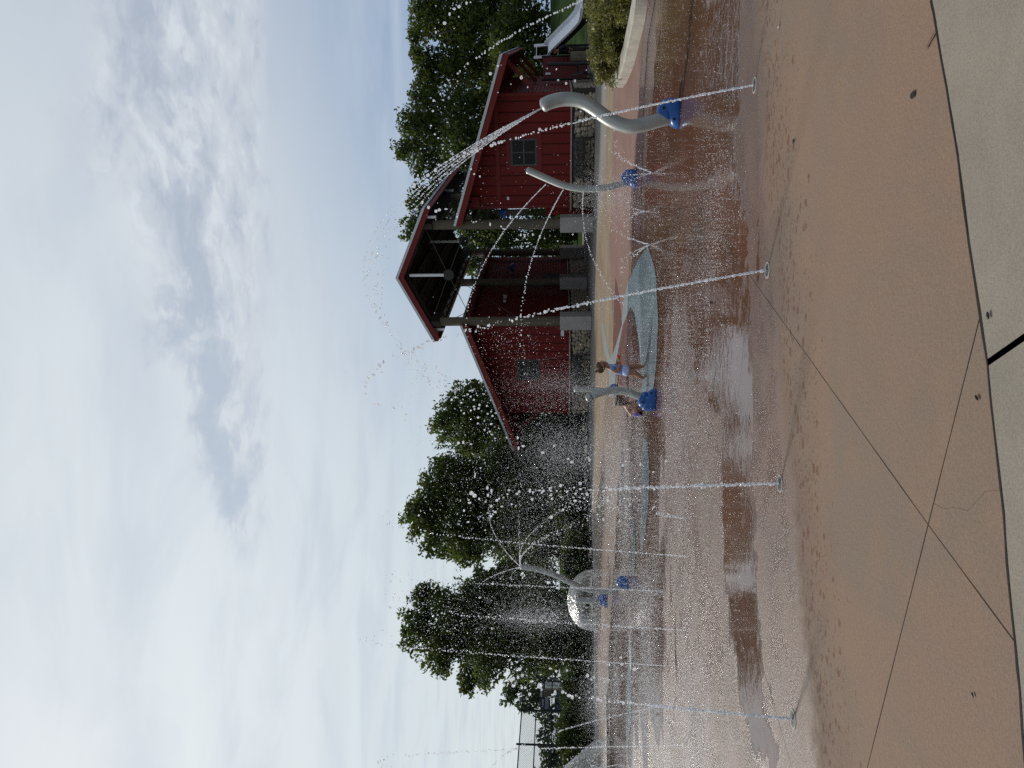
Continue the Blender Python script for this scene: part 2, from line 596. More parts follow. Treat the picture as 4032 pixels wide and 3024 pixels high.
M['near'] = pad_mat('pale_concrete', (0.198, 0.172, 0.138), (0.190, 0.168, 0.137), (0.208, 0.183, 0.148), always_dry=True)
M['kerb'] = simple('kerb_concrete', (0.30, 0.28, 0.24), 0.85, 0.22, 3.0, 0.01)
M['joint'] = simple('joint_dirt', (0.016, 0.012, 0.010), 0.95, 0.3, 20)
M['crack'] = simple('crack_dirt', (0.13, 0.085, 0.06), 0.95, 0.3, 20)
M['grass'] = simple('lawn', (0.026, 0.042, 0.017), 1.0, 0.4, 1.2, 0.03, spec=0.0)
M['red'] = simple('barn_red_paint', (0.120, 0.0085, 0.0070), 0.65, 0.14, 1.6, 0.004, spec=0.2, stretch=(1, 1, 0.35))
M['groove'] = simple('board_groove_shade', (0.020, 0.003, 0.004), 0.9, 0.1, 3)
M['redtrim'] = simple('barn_red_trim', (0.126, 0.0100, 0.0085), 0.6, 0.10, 2.0, 0.003, spec=0.25)
M['deck'] = simple('dark_roof_deck', (0.026, 0.016, 0.013), 0.8, 0.3, 3.0, 0.01, stretch=(0.3, 1, 1))
M['metalroof'] = simple('roof_metal', (0.36, 0.37, 0.38), 0.35, 0.08, 3.0, metal=0.6)
M['wood'] = simple('weathered_post_wood', (0.085, 0.072, 0.050), 0.8, 0.35, 4.0, 0.01, stretch=(1, 1, 0.12))
M['timber'] = simple('dark_timber', (0.030, 0.024, 0.020), 0.8, 0.25, 4.0, 0.01)
M['pier'] = simple('pier_concrete', (0.27, 0.25, 0.235), 0.85, 0.12, 3.0, 0.006)
M['steel'] = simple('galvanised_steel', (0.50, 0.51, 0.52), 0.4, 0.1, 8.0, metal=0.5)
M['darksteel'] = simple('dark_steel', (0.028, 0.027, 0.027), 0.5, 0.2, 8.0, metal=0.3)
M['black'] = simple('black_metal', (0.016, 0.016, 0.017), 0.45, 0.2, 10, 0.0)
M['pipe'] = simple('brushed_pipe', (0.30, 0.31, 0.29), 0.36, 0.08, 5.0, metal=0.35)
M['blue'] = simple('blue_plastic', (0.013, 0.070, 0.245), 0.32, 0.14, 5.0)
M['hole'] = simple('dark_recess', (0.006, 0.008, 0.014), 0.8, 0.1, 5)
M['sill'] = simple('sill_cast_stone', (0.30, 0.22, 0.19), 0.85, 0.12, 4, 0.004)
M['winframe'] = simple('window_frame_grey', (0.055, 0.055, 0.055), 0.55, 0.1, 4)
M['glass'] = simple('dark_window_glass', (0.006, 0.007, 0.007), 0.12, 0.1, 2, spec=0.12)
M['slide'] = simple('slide_white_plastic', (0.70, 0.71, 0.75), 0.4, 0.08, 3)
M['panelred'] = simple('playground_red', (0.10, 0.012, 0.012), 0.5, 0.12, 3)
M['leaf1'] = leaf_mat('leaf_oak', (0.014, 0.025, 0.007), (0.088, 0.114, 0.026), 0.38, 0.45)
M['leaf2'] = leaf_mat('leaf_plane', (0.013, 0.023, 0.007), (0.080, 0.104, 0.024), 0.38, 0.6)
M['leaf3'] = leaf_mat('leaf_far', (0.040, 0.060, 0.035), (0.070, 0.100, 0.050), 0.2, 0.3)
M['leafb'] = leaf_mat('leaf_shrub', (0.050, 0.056, 0.018), (0.21, 0.195, 0.065), 0.22, 3.5)
M['leafh'] = leaf_mat('leaf_hedge', (0.016, 0.027, 0.008), (0.072, 0.094, 0.024), 0.28, 1.0)
M['bark'] = simple('bark', (0.055, 0.045, 0.035), 0.9, 0.3, 6, 0.02)
M['water'] = water_mat('water_drops', 0.64)
M['mist'] = water_mat('water_mist', 0.62)
M['film'] = sheet_water_mat()
M['navy'] = simple('navy_banner', (0.012, 0.018, 0.045), 0.6, 0.1, 2)
M['white'] = simple('white_print', (0.62, 0.62, 0.62), 0.6, 0.05, 2)
M['beige'] = simple('beige_wall', (0.30, 0.23, 0.17), 0.8, 0.12, 3)
M['greyblue'] = simple('greyblue_box', (0.045, 0.06, 0.09), 0.6, 0.15, 2)
M['skin'] = simple('tanned_skin', (0.27, 0.125, 0.075), 0.5, 0.08, 12)
M['skin2'] = simple('lighter_skin', (0.36, 0.19, 0.125), 0.5, 0.08, 12)  # lighter skin tone of the crouching child
M['shirt'] = simple('periwinkle_cloth', (0.17, 0.21, 0.42), 0.75, 0.15, 18, 0.002)
M['shorts'] = simple('pale_blue_cloth', (0.33, 0.38, 0.58), 0.75, 0.2, 25, 0.002)
M['purple'] = simple('purple_cloth', (0.10, 0.085, 0.28), 0.7, 0.2, 18, 0.002)
M['hair'] = simple('brown_hair', (0.070, 0.040, 0.021), 0.7, 0.4, 40, 0.0, spec=0.15)
M['eye'] = simple('eye_dark', (0.02, 0.012, 0.01), 0.2, 0.0, 4)
M['lips'] = simple('lips', (0.30, 0.10, 0.08), 0.5, 0.05, 4)
M['toyred'] = simple('toy_red', (0.55, 0.015, 0.02), 0.35, 0.05, 5)
M['toygreen'] = simple('toy_yellow_green', (0.33, 0.34, 0.05), 0.4, 0.05, 5)
M['darkcloth'] = simple('dark_navy_cloth', (0.010, 0.012, 0.022), 0.8, 0.2, 10)
M['darkcloth2'] = simple('charcoal_cloth', (0.018, 0.018, 0.018), 0.8, 0.2, 10)


def stone_mat():
    m_, t = mat('river_stone')
    g = t.n('ShaderNodeNewGeometry')
    r = g.outputs['Random Per Island']
    pos = t.n('ShaderNodeTexCoord').outputs['Object']
    n = t.noise(pos, 18, 5, 0.65)
    cr = t.n('ShaderNodeValToRGB')
    t.put(cr.inputs[0], r)
    e = cr.color_ramp.elements
    e[0].color, e[1].color = (0.26, 0.205, 0.145, 1), (0.36, 0.29, 0.20, 1)
    for p_, c_ in ((0.25, (0.19, 0.165, 0.13, 1)), (0.5, (0.33, 0.245, 0.155, 1)), (0.75, (0.24, 0.215, 0.18, 1))):
        x_ = e.new(p_)
        x_.color = c_
    col = t.v('SCALE', cr.outputs[0], t.ramp(n, 0.3, 0.7, 0.7, 1.25))
    pr = t.princ(**{'Base Color': col, 'Roughness': 0.8, 'Normal': t.bump(n, 0.5, 0.01)})
    t.out(pr.outputs[0])
    return m_


M['stone'] = stone_mat()
M['mortar'] = simple('mortar', (0.040, 0.034, 0.028), 0.95, 0.25, 12, 0.01)

RNG = np.random.default_rng(7)
random.seed(7)

# ------------------------------------------------------------------ ground and paving
b = MB()
gx = [-400, -120, -60, -30, -18, -10, 0, 10, 16, 18, 20, 24, 30, 45, 80, 160, 400]
gy = [-40, 0, 12, 22, 30, 34, 37, 39, 42, 45, 48, 52, 58, 70, 100, 200, 600, 1500]


def hill(x, y):
    a = min(max((x - 16.5) / 3.0, 0), 1)
    c = min(max((y - 37.5) / 11.0, 0), 1)
    a, c = a * a * (3 - 2 * a), c * c * (3 - 2 * c)
    return -0.03 + a * c * 2.1


vs = [(x, y, hill(x, y)) for y in gy for x in gx]
nx = len(gx)
b.add(vs, [(j * nx + i, j * nx + i + 1, (j + 1) * nx + i + 1, (j + 1) * nx + i) for j in range(len(gy) - 1) for i in range(nx - 1)])
struct(b.build('ground', M['grass'], smooth=True))


def gp(pts, z=0.0):
    return [G(x, y, z) for x, y in pts]


near_edge = [(3640, -420), (3678, 0), (3700, 117), (3739, 343), (3785, 609), (3830, 952), (3869, 1222), (3901, 1429), (3966, 2024), (3979, 2209),
             (4014, 2552), (4032, 2720), (4066, 3200), (4110, 4000)]
pe = gp(near_edge)
b = MB()
b.sheet([(p.x, p.y) for p in reversed(pe)] + [(6, 3.2), (16, 6), (16, 24), (14, 30), (8, 31), (0, 31), (-9, 30.6), (-24, 30.5), (-24, 2.0)], 0.0)
struct(b.build('splash_pad', M['pad']))
# pale footpath at the photographer's feet: two slabs with a dirt joint between
ja, jb = G(3897, 1412), G(4032, 1318)
jd = (jb - ja).normalized()
je = ja + jd * 6
b = MB()
k = 7
left = [p for p in pe[k + 1:]]
right = [p for p in pe[:k]]
o = jd.cross(Vector((0, 0, 1))) * 0.012
b.sheet([(p.x, p.y) for p in [pe[k] + o] + list(reversed(right))] + [(6, -4), (je.x + o.x, je.y + o.y)], 0.012)
b.sheet([(p.x, p.y) for p in [pe[k] - o]] + [(je.x - o.x, je.y - o.y), (-7, -4), (-7, 1.0)] + [(p.x, p.y) for p in reversed(left)], 0.012)
struct(b.build('footpath', M['near']))


def ribbon(mb, pts, wd, z, jit=0.0):
    pts = [Vector((p[0], p[1], 0)) for p in pts]
    out_ = []
    for i in range(len(pts) - 1):
        n = max(2, int((pts[i + 1] - pts[i]).length / 0.12))
        for k_ in range(n):
            out_.append(pts[i].lerp(pts[i + 1], k_ / n))
    out_.append(pts[-1])
    L, Rr = [], []
    for i, p in enumerate(out_):
        t = (out_[min(i + 1, len(out_) - 1)] - out_[max(i - 1, 0)]).normalized()
        s_ = Vector((t.y, -t.x, 0))
        w_ = wd / 2 * (1 + random.uniform(-0.35, 0.35))
        j_ = s_ * random.uniform(-jit, jit)
        L.append(p + s_ * w_ + j_)
        Rr.append(p - s_ * w_ + j_)
    n = len(L)
    mb.add([(p.x, p.y, z) for p in L + Rr], [(i, n + i, n + i + 1, i + 1) for i in range(n - 1)])


b = MB()
ribbon(b, pe[1:-1], 0.010, 0.0140, 0.003)
ribbon(b, pe[1:6], 0.007, 0.0145, 0.006)
ribbon(b, [ja, je], 0.030, 0.006, 0.003)
ribbon(b, gp([(4014, 2552), (3655, 2066), (2810, 885)]), 0.0042, 0.0010)
ribbon(b, gp([(3864, 1227), (3655, 2066), (3415, 3024), (3200, 3900)]), 0.0042, 0.0012)
struct(b.build('paving_joints', M['joint']))
b = MB()
ribbon(b, gp([(3092, -100), (3082, 0), (2962, 1062), (2885, 1753)]), 0.0035, 0.0010)
ribbon(b, gp([(2988, 2571), (3118, 3024), (3200, 3300)]), 0.0035, 0.0010)
ribbon(b, gp([(3680, 1985), (3712, 2002), (3750, 1997), (3775, 2002), (3808, 2012), (3850, 1972), (3880, 1938), (3940, 1930)]), 0.0018, 0.0010, 0.003)
ribbon(b, gp([(2740, 450), (2735, 640), (2728, 800)]), 0.006, 0.0010)
struct(b.build('paving_cracks', M['crack']))

# coloured concrete fields
tan_near = [(2424, -700), (2420, 0), (2420, 300), (2416, 380), (2413, 650), (2405, 830), (2400, 980), (2405, 1100), (2415, 1280), (2413, 1400), (2383, 1600),
            (2381, 1730), (2368, 1900), (2365, 2180), (2363, 2500)]
walk_near = [(2390, -700), (2388, 0), (2388, 380), (2388, 600), (2356, 900), (2347, 1100), (2341, 1300), (2340, 1730), (2339, 2180), (2340, 2500)]
b = MB()
tn, wn = gp(tan_near), gp(walk_near)
b.sheet([(p.x, p.y) for p in tn] + [(p.x, p.y) for p in reversed(wn)], 0.003)
struct(b.build('tan_path', M['pad_tan']))
b = MB()
b.sheet([(p.x, p.y) for p in wn] + [(-10, 46), (24, 46), (24, 26)], 0.0035)
struct(b.build('walkway', M['walk']))
b = MB()
pink = [(2555, -700), (2555, 0), (2545, 60), (2530, 170), (2517, 380), (2510, 560), (2490, 700), (2482, 830), (2482, 1000), (2476, 1110), (2462, 1180), (2452, 1240), (2438, 1200), (2424, 1130), (2406, 1120)]
b.sheet([(p.x, p.y) for p in gp(pink)] + [(p.x, p.y) for p in reversed(gp(tan_near[:8]))], 0.0034)
struct(b.build('pink_path', M['pad_pink']))
b = MB()
redp = [(2424, 1090), (2440, 1170), (2448, 1285), (2427, 1356), (2412, 1400), (2417, 1290), (2419, 1180)]
b.sheet([(p.x, p.y) for p in gp(redp)], 0.0058)
isl = [(2484, 1218), (2492, 1228), (2505, 1280), (2515, 1348), (2523, 1443), (2500, 1500), (2440, 1520), (2420, 1440), (2440, 1365), (2456, 1280), (2467, 1253)]
b.sheet([(p.x, p.y) for p in gp(isl)], 0.0056)
b.sheet([(p.x, p.y) for p in gp([(2540, -500), (2556, 0), (2546, 60), (2531, 170), (2518, 380), (2511, 560), (2491, 700), (2483, 830), (2492, 960), (2522, 960),
                                  (2526, 800), (2532, 600), (2536, 380), (2552, 150), (2580, 0), (2600, -500)])], 0.0057)  # right band: wet, shadowed pad edge put in as darker red
struct(b.build('red_paving_and_shaded_edge', M['pad_red']))
b = MB()
teal = [(2552, 971), (2565, 1006), (2579, 1055), (2586, 1101), (2588, 1169), (2593, 1237), (2593, 1280), (2590, 1334), (2587, 1416), (2584, 1454), (2576, 1520), (2562, 1590),
        (2545, 1640), (2532, 1560), (2525, 1443), (2517, 1348), (2507, 1280), (2500, 1237),
        (2492, 1221), (2484, 1210), (2465, 1253), (2454, 1280), (2438, 1365), (2429, 1410), (2426, 1470), (2419, 1560), (2400, 1560), (2398, 1450), (2391, 1415), (2378, 1370), (2370, 1270),
        (2378, 1270), (2388, 1340), (2398, 1390), (2405, 1408), (2412, 1398), (2427, 1356), (2449, 1280), (2457, 1183), (2473, 1115), (2492, 1069), (2514, 1025), (2533, 993)]
b.sheet([(p.x, p.y) for p in gp(teal)], 0.0072)
struct(b.build('teal_stream_paving', M['pad_teal']))
b = MB()
b.sheet([(p.x, p.y) for p in gp([(2532, 1720), (2552, 1740), (2558, 1850), (2554, 2000), (2540, 2110), (2528, 2200), (2520, 2110), (2524, 2000), (2528, 1850)])], 0.0060)
b.sheet([(p.x, p.y) for p in gp([(2490, 2040), (2498, 2060), (2502, 2110), (2502, 2200), (2498, 2260), (2492, 2280), (2488, 2200), (2487, 2110)])], 0.0072)
b.sheet([(p.x, p.y) for p in gp([(2478, 2480), (2486, 2560), (2488, 2700), (2484, 2850), (2470, 2960), (2466, 2850), (2470, 2700), (2473, 2560)])], 0.0072)
struct(b.build('pale_blue_paving', M['pad_pale']))

# curved seat-height kerb of the planting bed
outer = [(2580, -420), (2560, -90), (2545, 60), (2518, 174), (2496, 260), (2469, 325), (2452, 345)]
po = gp(outer)
b = MB()
ctr = Vector((11.5, 14.2, 0))
ring = []
for i in range(len(po) - 1):
    for k in range(8):
        ring.append(po[i].lerp(po[i + 1], k / 8))
ring.append(po[-1])
for _ in range(6):
    ring = [ring[0]] + [(ring[i - 1] + ring[i] * 2 + ring[i + 1]) / 4 for i in range(1, len(ring) - 1)] + [ring[-1]]
secs = []
for i, p in enumerate(ring):
    t = (ring[min(i + 1, len(ring) - 1)] - ring[max(i - 1, 0)]).normalized()
    nrm = Vector((t.y, -t.x, 0))
    if nrm.dot(ctr - p) < 0:
        nrm = -nrm
    secs += [p + Vector((0, 0, -0.05)), p + Vector((0, 0, 0.20)) + nrm * 0.008, p + nrm * 0.03 + Vector((0, 0, 0.225)), p + nrm * 0.36 + Vector((0, 0, 0.225)), p + nrm * 0.38 + Vector((0, 0, -0.05))]
n = len(ring)
b.add(secs, [(i * 5 + k, (i + 1) * 5 + k, (i + 1) * 5 + k + 1, i * 5 + k + 1) for i in range(n - 1) for k in range(4)] + [(4, 3, 2, 1, 0), tuple((n - 1) * 5 + k for k in range(5))])
tag(b.build('planter_kerb', M['kerb']), 'low curved concrete kerb edging the shrub bed', 'kerb')
b = MB()
b.sheet([(6.6, 10.0), (6.75, 13.5), (7.0, 15.8), (7.4, 17.0), (10.5, 19.5), (14, 19), (14, 9)], 0.07)
struct(b.build('planting_bed', simple('bed_mulch', (0.06, 0.045, 0.03), 0.95, 0.35, 8, 0.02)))
b = MB()
b.beam(G(2339, 2020, 0.05), G(2353, 3100, 0.05), 0.18, 0.14)
tag(b.build('edging_kerb', M['kerb']), 'straight concrete edging in front of the dark hedge shrubs', 'kerb')

# small litter on the paving: leaf bits, pebbles, dark blot
for i, (x, y, r_, m_, lab, cat_) in enumerate((
        (3598, 374, 0.014, 'joint', 'round dark stain spot on the dry paving near the pale footpath', 'stain'),
        (3128, 556, 0.012, 'black', 'small black scrap on the dry paving in front of the right jet', 'debris'),
        (2802, 1192, 0.02, 'black', 'black scrap lying in the wet behind the second jet', 'debris'),
        (3912, 1242, 0.010, 'black', 'small dark leaf scrap on the pale footpath', 'debris'),
        (3853, 1566, 0.009, 'joint', 'tiny brown leaf scrap beside the pale footpath', 'debris'),
        (3068, 106, 0.007, 'white', 'tiny white pebble on the thin paving joint', 'pebble'),
        (3836, 2736, 0.007, 'black', 'tiny dark twig on dry paving at the lower left', 'debris'))):
    b = MB()
    p = G(x, y)
    if i == 0:
        poly = [(p.x + r_ * 1.2 * math.cos(a / 14 * 6.283) * random.uniform(0.85, 1.1), p.y + r_ * 1.6 * math.sin(a / 14 * 6.283) * random.uniform(0.85, 1.1)) for a in range(14)]
        b.sheet(poly, 0.005)
        o = b.build('stain', M['joint'])
    else:
        vz = 0.016 if 'pale footpath' in lab and i == 3 else 0.004
        M3 = Matrix.Rotation(random.uniform(0, 3), 3, 'Z')
        b.ell((p.x, p.y, vz + r_ * 0.35), (r_ * 1.5, r_ * 0.7, r_ * 0.4), 8, 5, M3)
        o = b.build('debris' if m_ != 'white' else 'pebble', M[m_], smooth=True)
    tag(o, lab, cat_)
b = MB()
ribbon(b, gp([(3652, 190), (3668, 160), (3690, 122)]), 0.016, 0.0065, 0.002)
tag(b.build('stain', M['crack']), 'long thin brown stain beside the pale footpath', 'stain')

# ------------------------------------------------------------------ the barn pavilion
BX, BY, BR = 4.74, 32.0, rad(-26)
barn = thing('barn_pavilion', 'long dark red barn pavilion with open middle and stone footing', 'barn', (BX, BY, 0), BR)


def BP(s, bb, z=0.0):
    c_, s_ = math.cos(BR), math.sin(BR)
    return Vector((BX + s * c_ - bb * s_, BY + s * s_ + bb * c_, z))


def prism_xz(mb, poly, y0, y1):
    n_ = len(poly)
    mb.add([(p[0], y0, p[1]) for p in poly] + [(p[0], y1, p[1]) for p in poly],
           [tuple(range(n_)), tuple(range(2 * n_ - 1, n_ - 1, -1))] + [(i, n_ + i, n_ + (i + 1) % n_, (i + 1) % n_) for i in range(n_)])


DEP = 12.6
zr = lambda s: 6.04 - 0.335 * (abs(s) - 2.3)       # wing roof top
zc = lambda s: 8.80 - 0.470 * abs(s)               # centre roof top


def slab(mb, s0, s1, zf, t0, t1, y0, y1):
    prism_xz(mb, [(s0, zf(s0) - t0), (s1, zf(s1) - t0), (s1, zf(s1) - t1), (s0, zf(s0) - t1)][::(1 if s0 < s1 else 1)], y0, y1)


for sg in (1, -1):
    # wing roof: metal sheet with its pale edge, red fascia, dark boards below
    b = MB(); slab(b, sg * 2.3, sg * 9.0, zr, 0.0, 0.11, 0.0, DEP + 0.8)
    rf = b.build('wing_roof', M['metalroof'], barn)
    b = MB(); slab(b, sg * 2.3, sg * 8.98, zr, 0.112, 0.36, 0.03, 0.08)
    prism_xz(b, [(sg * 8.9, zr(9) - 0.112), (sg * 8.96, zr(9) - 0.112), (sg * 8.96, zr(9) - 0.36), (sg * 8.9, zr(9) - 0.36)], 0.085, DEP + 0.7)
    prism_xz(b, [(sg * 2.32, zr(2.3) - 0.115), (sg * 2.37, zr(2.3) - 0.115), (sg * 2.37, zr(2.3) - 0.36), (sg * 2.32, zr(2.3) - 0.36)], 0.085, DEP + 0.7)
    b.build('fascia', M['redtrim'], rf)
    b = MB(); slab(b, sg * 2.4, sg * 8.88, zr, 0.114, 0.17, 0.09, DEP + 0.7)
    for yy in np.arange(0.35, DEP, 0.6):
        b.beam((sg * 7.6, yy, zr(7.6) - 0.235), (sg * 8.85, yy, zr(8.85) - 0.235), 0.06, 0.12)
    b.build('soffit', M['red'], rf)
    # wall shell: front, back, end, inner
    W0, W1 = 2.74, 7.5
    b = MB()
    zt = lambda s: zr(s) - 0.19
    prism_xz(b, [(sg * W0, 0.0), (sg * W1, 0.0), (sg * W1, zt(W1)), (sg * W0, zt(W0))], 1.30, 1.45)
    fw_ = b.build('front_wall', M['red'], barn)
    # shade in the gaps between boards, painted as raised dark red strips
    b = MB()
    for s_ in np.arange(W0 + 0.12, W1 - 0.1, 0.43):
        z0_, z1_ = 1.0, zt(s_) - 0.02
        if 4.35 < s_ < 5.9:
            for za, zb in ((1.0, 2.20), (3.78, 4.03), (4.21, z1_)):
                b.box((sg * s_, 1.2915, (za + zb) / 2), (0.026, 0.017, zb - za))
        else:
            for za, zb in ((1.0, 4.03), (4.21, z1_)):
                if zb > za:
                    b.box((sg * s_, 1.2915, (za + zb) / 2), (0.026, 0.017, zb - za))
    b.build('groove_shade', M['groove'], fw_)
    b = MB()
    b.box((sg * (W0 + W1) / 2, 1.282, 4.12), (W1 - W0 - 0.30, 0.036, 0.17))
    for s_ in (W0 + 0.07, W1 - 0.07):
        b.box((sg * s_, 1.280, (1.0 + zt(s_)) / 2), (0.13, 0.04, zt(s_) - 1.02))
    b.build('trim_board', M['redtrim'], fw_)
    b = MB()
    prism_xz(b, [(sg * W0, 0.0), (sg * W1, 0.0), (sg * W1, zt(W1)), (sg * W0, zt(W0))], DEP - 0.15, DEP)
    b.build('back_wall', M['red'], barn)
    b = MB()
    for s_, zz_ in ((W1 - 0.0755, zt(W1)), (W0 + 0.0755, zt(W0))):
        b.box((sg * s_, (1.455 + DEP - 0.155) / 2, zz_ / 2), (0.15, DEP - 1.62, zz_ - 0.01))
        for z_ in np.arange(1.05, zz_ - 0.1, 0.155):          # lap siding
            x_ = sg * (s_ + (0.088 if s_ > 5 else -0.088))
            mbv = [(x_, 1.32, z_), (x_, DEP - 0.02, z_), (x_, DEP - 0.02, z_ + 0.02), (x_, 1.32, z_ + 0.02)]
            b.box((x_, (1.32 + DEP) / 2, z_ + 0.012), (0.026, DEP - 1.36, 0.024))
    b.build('side_wall', M['red'], barn)
    # window: wide red surround, grey frame with cross bars, dark panes
    cw = sg * 5.12
    b = MB()
    for dxw, dzw, sw, sh in ((-0.68, 0, 0.24, 1.52), (0.68, 0, 0.24, 1.52), (0, 0.66, 1.118, 0.20), (0, -0.66, 1.118, 0.20)):
        b.box((cw + dxw, 1.278, 2.99 + dzw), (sw, 0.044, sh))
    wn_ = b.build('window', M['redtrim'], barn)
    b = MB()
    for dxw, dzw, sw, sh in ((-0.52, 0, 0.075, 1.115), (0.52, 0, 0.075, 1.115), (0, 0.52, 0.96, 0.075), (0, -0.52, 0.96, 0.075)):
        b.box((cw + dxw, 1.272, 2.99 + dzw), (sw, 0.05, sh))
    b.box((cw, 1.276, 2.99), (0.055, 0.034, 0.962))
    b.box((cw - 0.255, 1.276, 2.99), (0.452, 0.034, 0.055))
    b.box((cw + 0.255, 1.276, 2.99), (0.452, 0.034, 0.055))
    b.build('frame', M['winframe'], wn_)
    b = MB(); b.box((cw, 1.293, 2.99), (0.97, 0.012, 0.97)); b.build('pane', M['glass'], wn_)
    # stone footing with cast ledge
    b = MB()
    b.box((sg * (W0 + W1) / 2, 1.245, 0.46), (W1 - W0 + 0.06, 0.10, 0.92))
    b.box((sg * (W1 + 0.055), (1.195 + DEP) / 2, 0.46), (0.10, DEP - 1.2, 0.92))
    b.box((sg * (W0 - 0.055), (1.305 + DEP) / 2, 0.46), (0.10, DEP - 1.31, 0.92))
    st = b.build('stone_footing', M['mortar'], barn)
    b = MB()

    def lay(axis, fixed, a0, a1, outdir):
        z_ = 0.07
        while z_ < 0.90:
            a_ = a0 + random.uniform(0, 0.12)
            while a_ < a1 - 0.04:
                r_ = random.uniform(0.07, 0.135)
                rz_ = min(r_ * random.uniform(0.7, 1.0), 0.95 - z_)
                c_ = (sg * a_, fixed, z_ + random.uniform(-0.045, 0.045)) if axis == 's' else (fixed, a_, z_ + random.uniform(-0.045, 0.045))
                R_ = Matrix.Rotation(random.uniform(-0.5, 0.5), 3, 'Y' if axis == 's' else 'X')
                b.ell(c_, (r_, 0.055, rz_) if axis == 's' else (0.055, r_, rz_), 9, 6, R_)
                a_ += r_ * 1.72
            z_ += 0.140
    lay('s', 1.178, W0 + 0.08, W1 - 0.02, -1)
    if sg > 0:
        lay('b', W1 + 0.122, 1.3, DEP - 0.2, 1)
    else:
        lay('b', -(W0 - 0.122), 1.4, DEP - 0.2, 1)
    b.build('stone', M['stone'], st, smooth=True)
    b = MB()
    b.box((sg * (W0 + W1) / 2, 1.19, 0.975), (W1 - W0 + 0.18, 0.20, 0.065))
    b.box((sg * (W1 + 0.06), (1.295 + DEP) / 2, 0.975), (0.16, DEP - 1.31, 0.06))
    b.box((sg * (W0 - 0.06), (1.295 + DEP) / 2, 0.975), (0.16, DEP - 1.31, 0.06))
    b.build('ledge', M['sill'], st, bevel=0.008)
    # braces under the overhang, little boxes on the wall
    for yy in (1.6, 6.5, 11.8):
        b = MB()
        b.beam((sg * 7.6, yy, 2.55), (sg * 8.7, yy, 3.62), 0.17, 0.17)
        b.build('brace', M['redtrim'], barn)
    b = MB(); b.box((sg * (W0 + 0.35), 1.18, 5.25), (0.42, 0.19, 0.55)); cb = b.build('vent_box', M['redtrim'], barn)
    b = MB(); b.ell((sg * (W0 + 0.35), 1.082, 5.38), (0.07, 0.012, 0.07)); b.build('vent_hole', M['hole'], cb, smooth=True)
    b = MB(); b.box((sg * (W0 + 0.45), 1.26, 3.72 if sg > 0 else 1.32), (0.14 if sg > 0 else 0.30, 0.05, 0.1 if sg > 0 else 0.16)); b.build('junction_box', M['steel'], barn, bevel=0.01)
    # centre roof slope
    b = MB(); slab(b, 0.0, sg * 3.1, zc, 0.0, 0.12, 0.0, DEP + 0.8)
    cr_ = b.build('centre_roof', M['metalroof'], barn)
    b = MB(); slab(b, 0.0, sg * 3.08, zc, 0.122, 0.37, 0.03, 0.09)
    prism_xz(b, [(sg * 3.0, zc(3.1) - 0.125), (sg * 3.06, zc(3.1) - 0.125), (sg * 3.06, zc(3.1) - 0.34), (sg * 3.0, zc(3.1) - 0.34)], 0.095, DEP + 0.7)
    b.build('fascia', M['redtrim'], cr_)
    b = MB(); slab(b, 0.0, sg * 2.98, zc, 0.124, 0.18, 0.10, DEP + 0.7)
    for s_ in (0.5, 1.15, 1.8, 2.45):
        b.beam((sg * s_, 0.12, zc(s_) - 0.25), (sg * s_, DEP + 0.6, zc(s_) - 0.25), 0.09, 0.14)
    b.build('soffit', M['deck'], cr_)
    b = MB()
    b.beam((sg * 2.25, 0.12, 7.20), (sg * 2.25, DEP + 0.4, 7.20), 0.22, 0.42)
    b.beam((sg * 2.25, 0.45, 6.76), (sg * 2.25, DEP + 0.2, 6.76), 0.10, 0.07)
    for i, yy in enumerate(np.arange(0.7, DEP, 0.62)):
        b.beam((sg * 2.25, yy, 6.99 if i % 2 else 6.79), (sg * 2.25, yy + 0.62, 6.79 if i % 2 else 6.99), 0.05, 0.05)
    b.build('eave_beam', M['timber'], barn)
    for k, yy in enumerate((0.42, 6.2, 12.0)):
        b = MB()
        b.tube([(sg * 2.25, yy, z_) for z_ in (1.40, 2.5, 4.5, 6.98)], [0.225, 0.22, 0.212, 0.205], 14)
        ps = b.build('post', M['wood'], barn, smooth=False)
        b = MB(); b.box((sg * 2.62, yy - 0.02, 7.06), (0.11, 0.10, 0.48)); b.build('post_bracket', M['steel'], ps)
        b = MB(); b.box((sg * 2.25, yy, 0.725), (0.66, 0.66, 1.43)); b.build('pier', M['pier'], barn, bevel=0.02)

for k, yy in enumerate((0.42, 6.2, 12.0)):
    b = MB()
    for sg in (1, -1):
        b.beam((0, yy, zc(0) - 0.36), (sg * 2.6, yy, zc(2.6) - 0.36), 0.14, 0.18)
    tr_ = b.build('roof_truss', M['timber'], barn)
    b = MB(); b.box((0, yy, 7.45), (0.12, 0.12, 1.56)); b.build('king_post', M['steel'], tr_)
    b = MB(); b.tube([(0, yy - 0.04, 6.46), (0, yy + 0.04, 6.46)], 0.25, 22); b.build('round_plate', M['darksteel'], tr_)
    b = MB()
    for sg in (1, -1):
        b.tube([(0, yy, 6.46), (sg * 2.2, yy, 7.38)], 0.014, 6)
        b.tube([(0, yy, 6.46), (sg * 2.2, yy, 5.50)], 0.014, 6)
    b.build('tie_rod', M['winframe'], tr_)
b = MB()
for y0, y1 in ((0.5, 6.1), (6.3, 11.9)):
    b.tube([(-2.25, y0, 6.6), (-2.25, y1, 3.2)], 0.016, 6)
    b.tube([(-2.25, y0, 3.2), (-2.25, y1, 6.6)], 0.016, 6)
    b.tube([(2.25, y0, 6.6), (2.25, y1, 3.2)], 0.016, 6)
b.build('bracing_rod', M['winframe'], barn)
b = MB(); b.box((2.53, 1.75, 1.05), (0.40, 0.12, 2.06)); b.build('half_wall', M['red'], barn)
b = MB(); b.box((-2.56, 8.0, 1.25), (0.05, 1.1, 2.3)); b.build('door', M['timber'], barn)

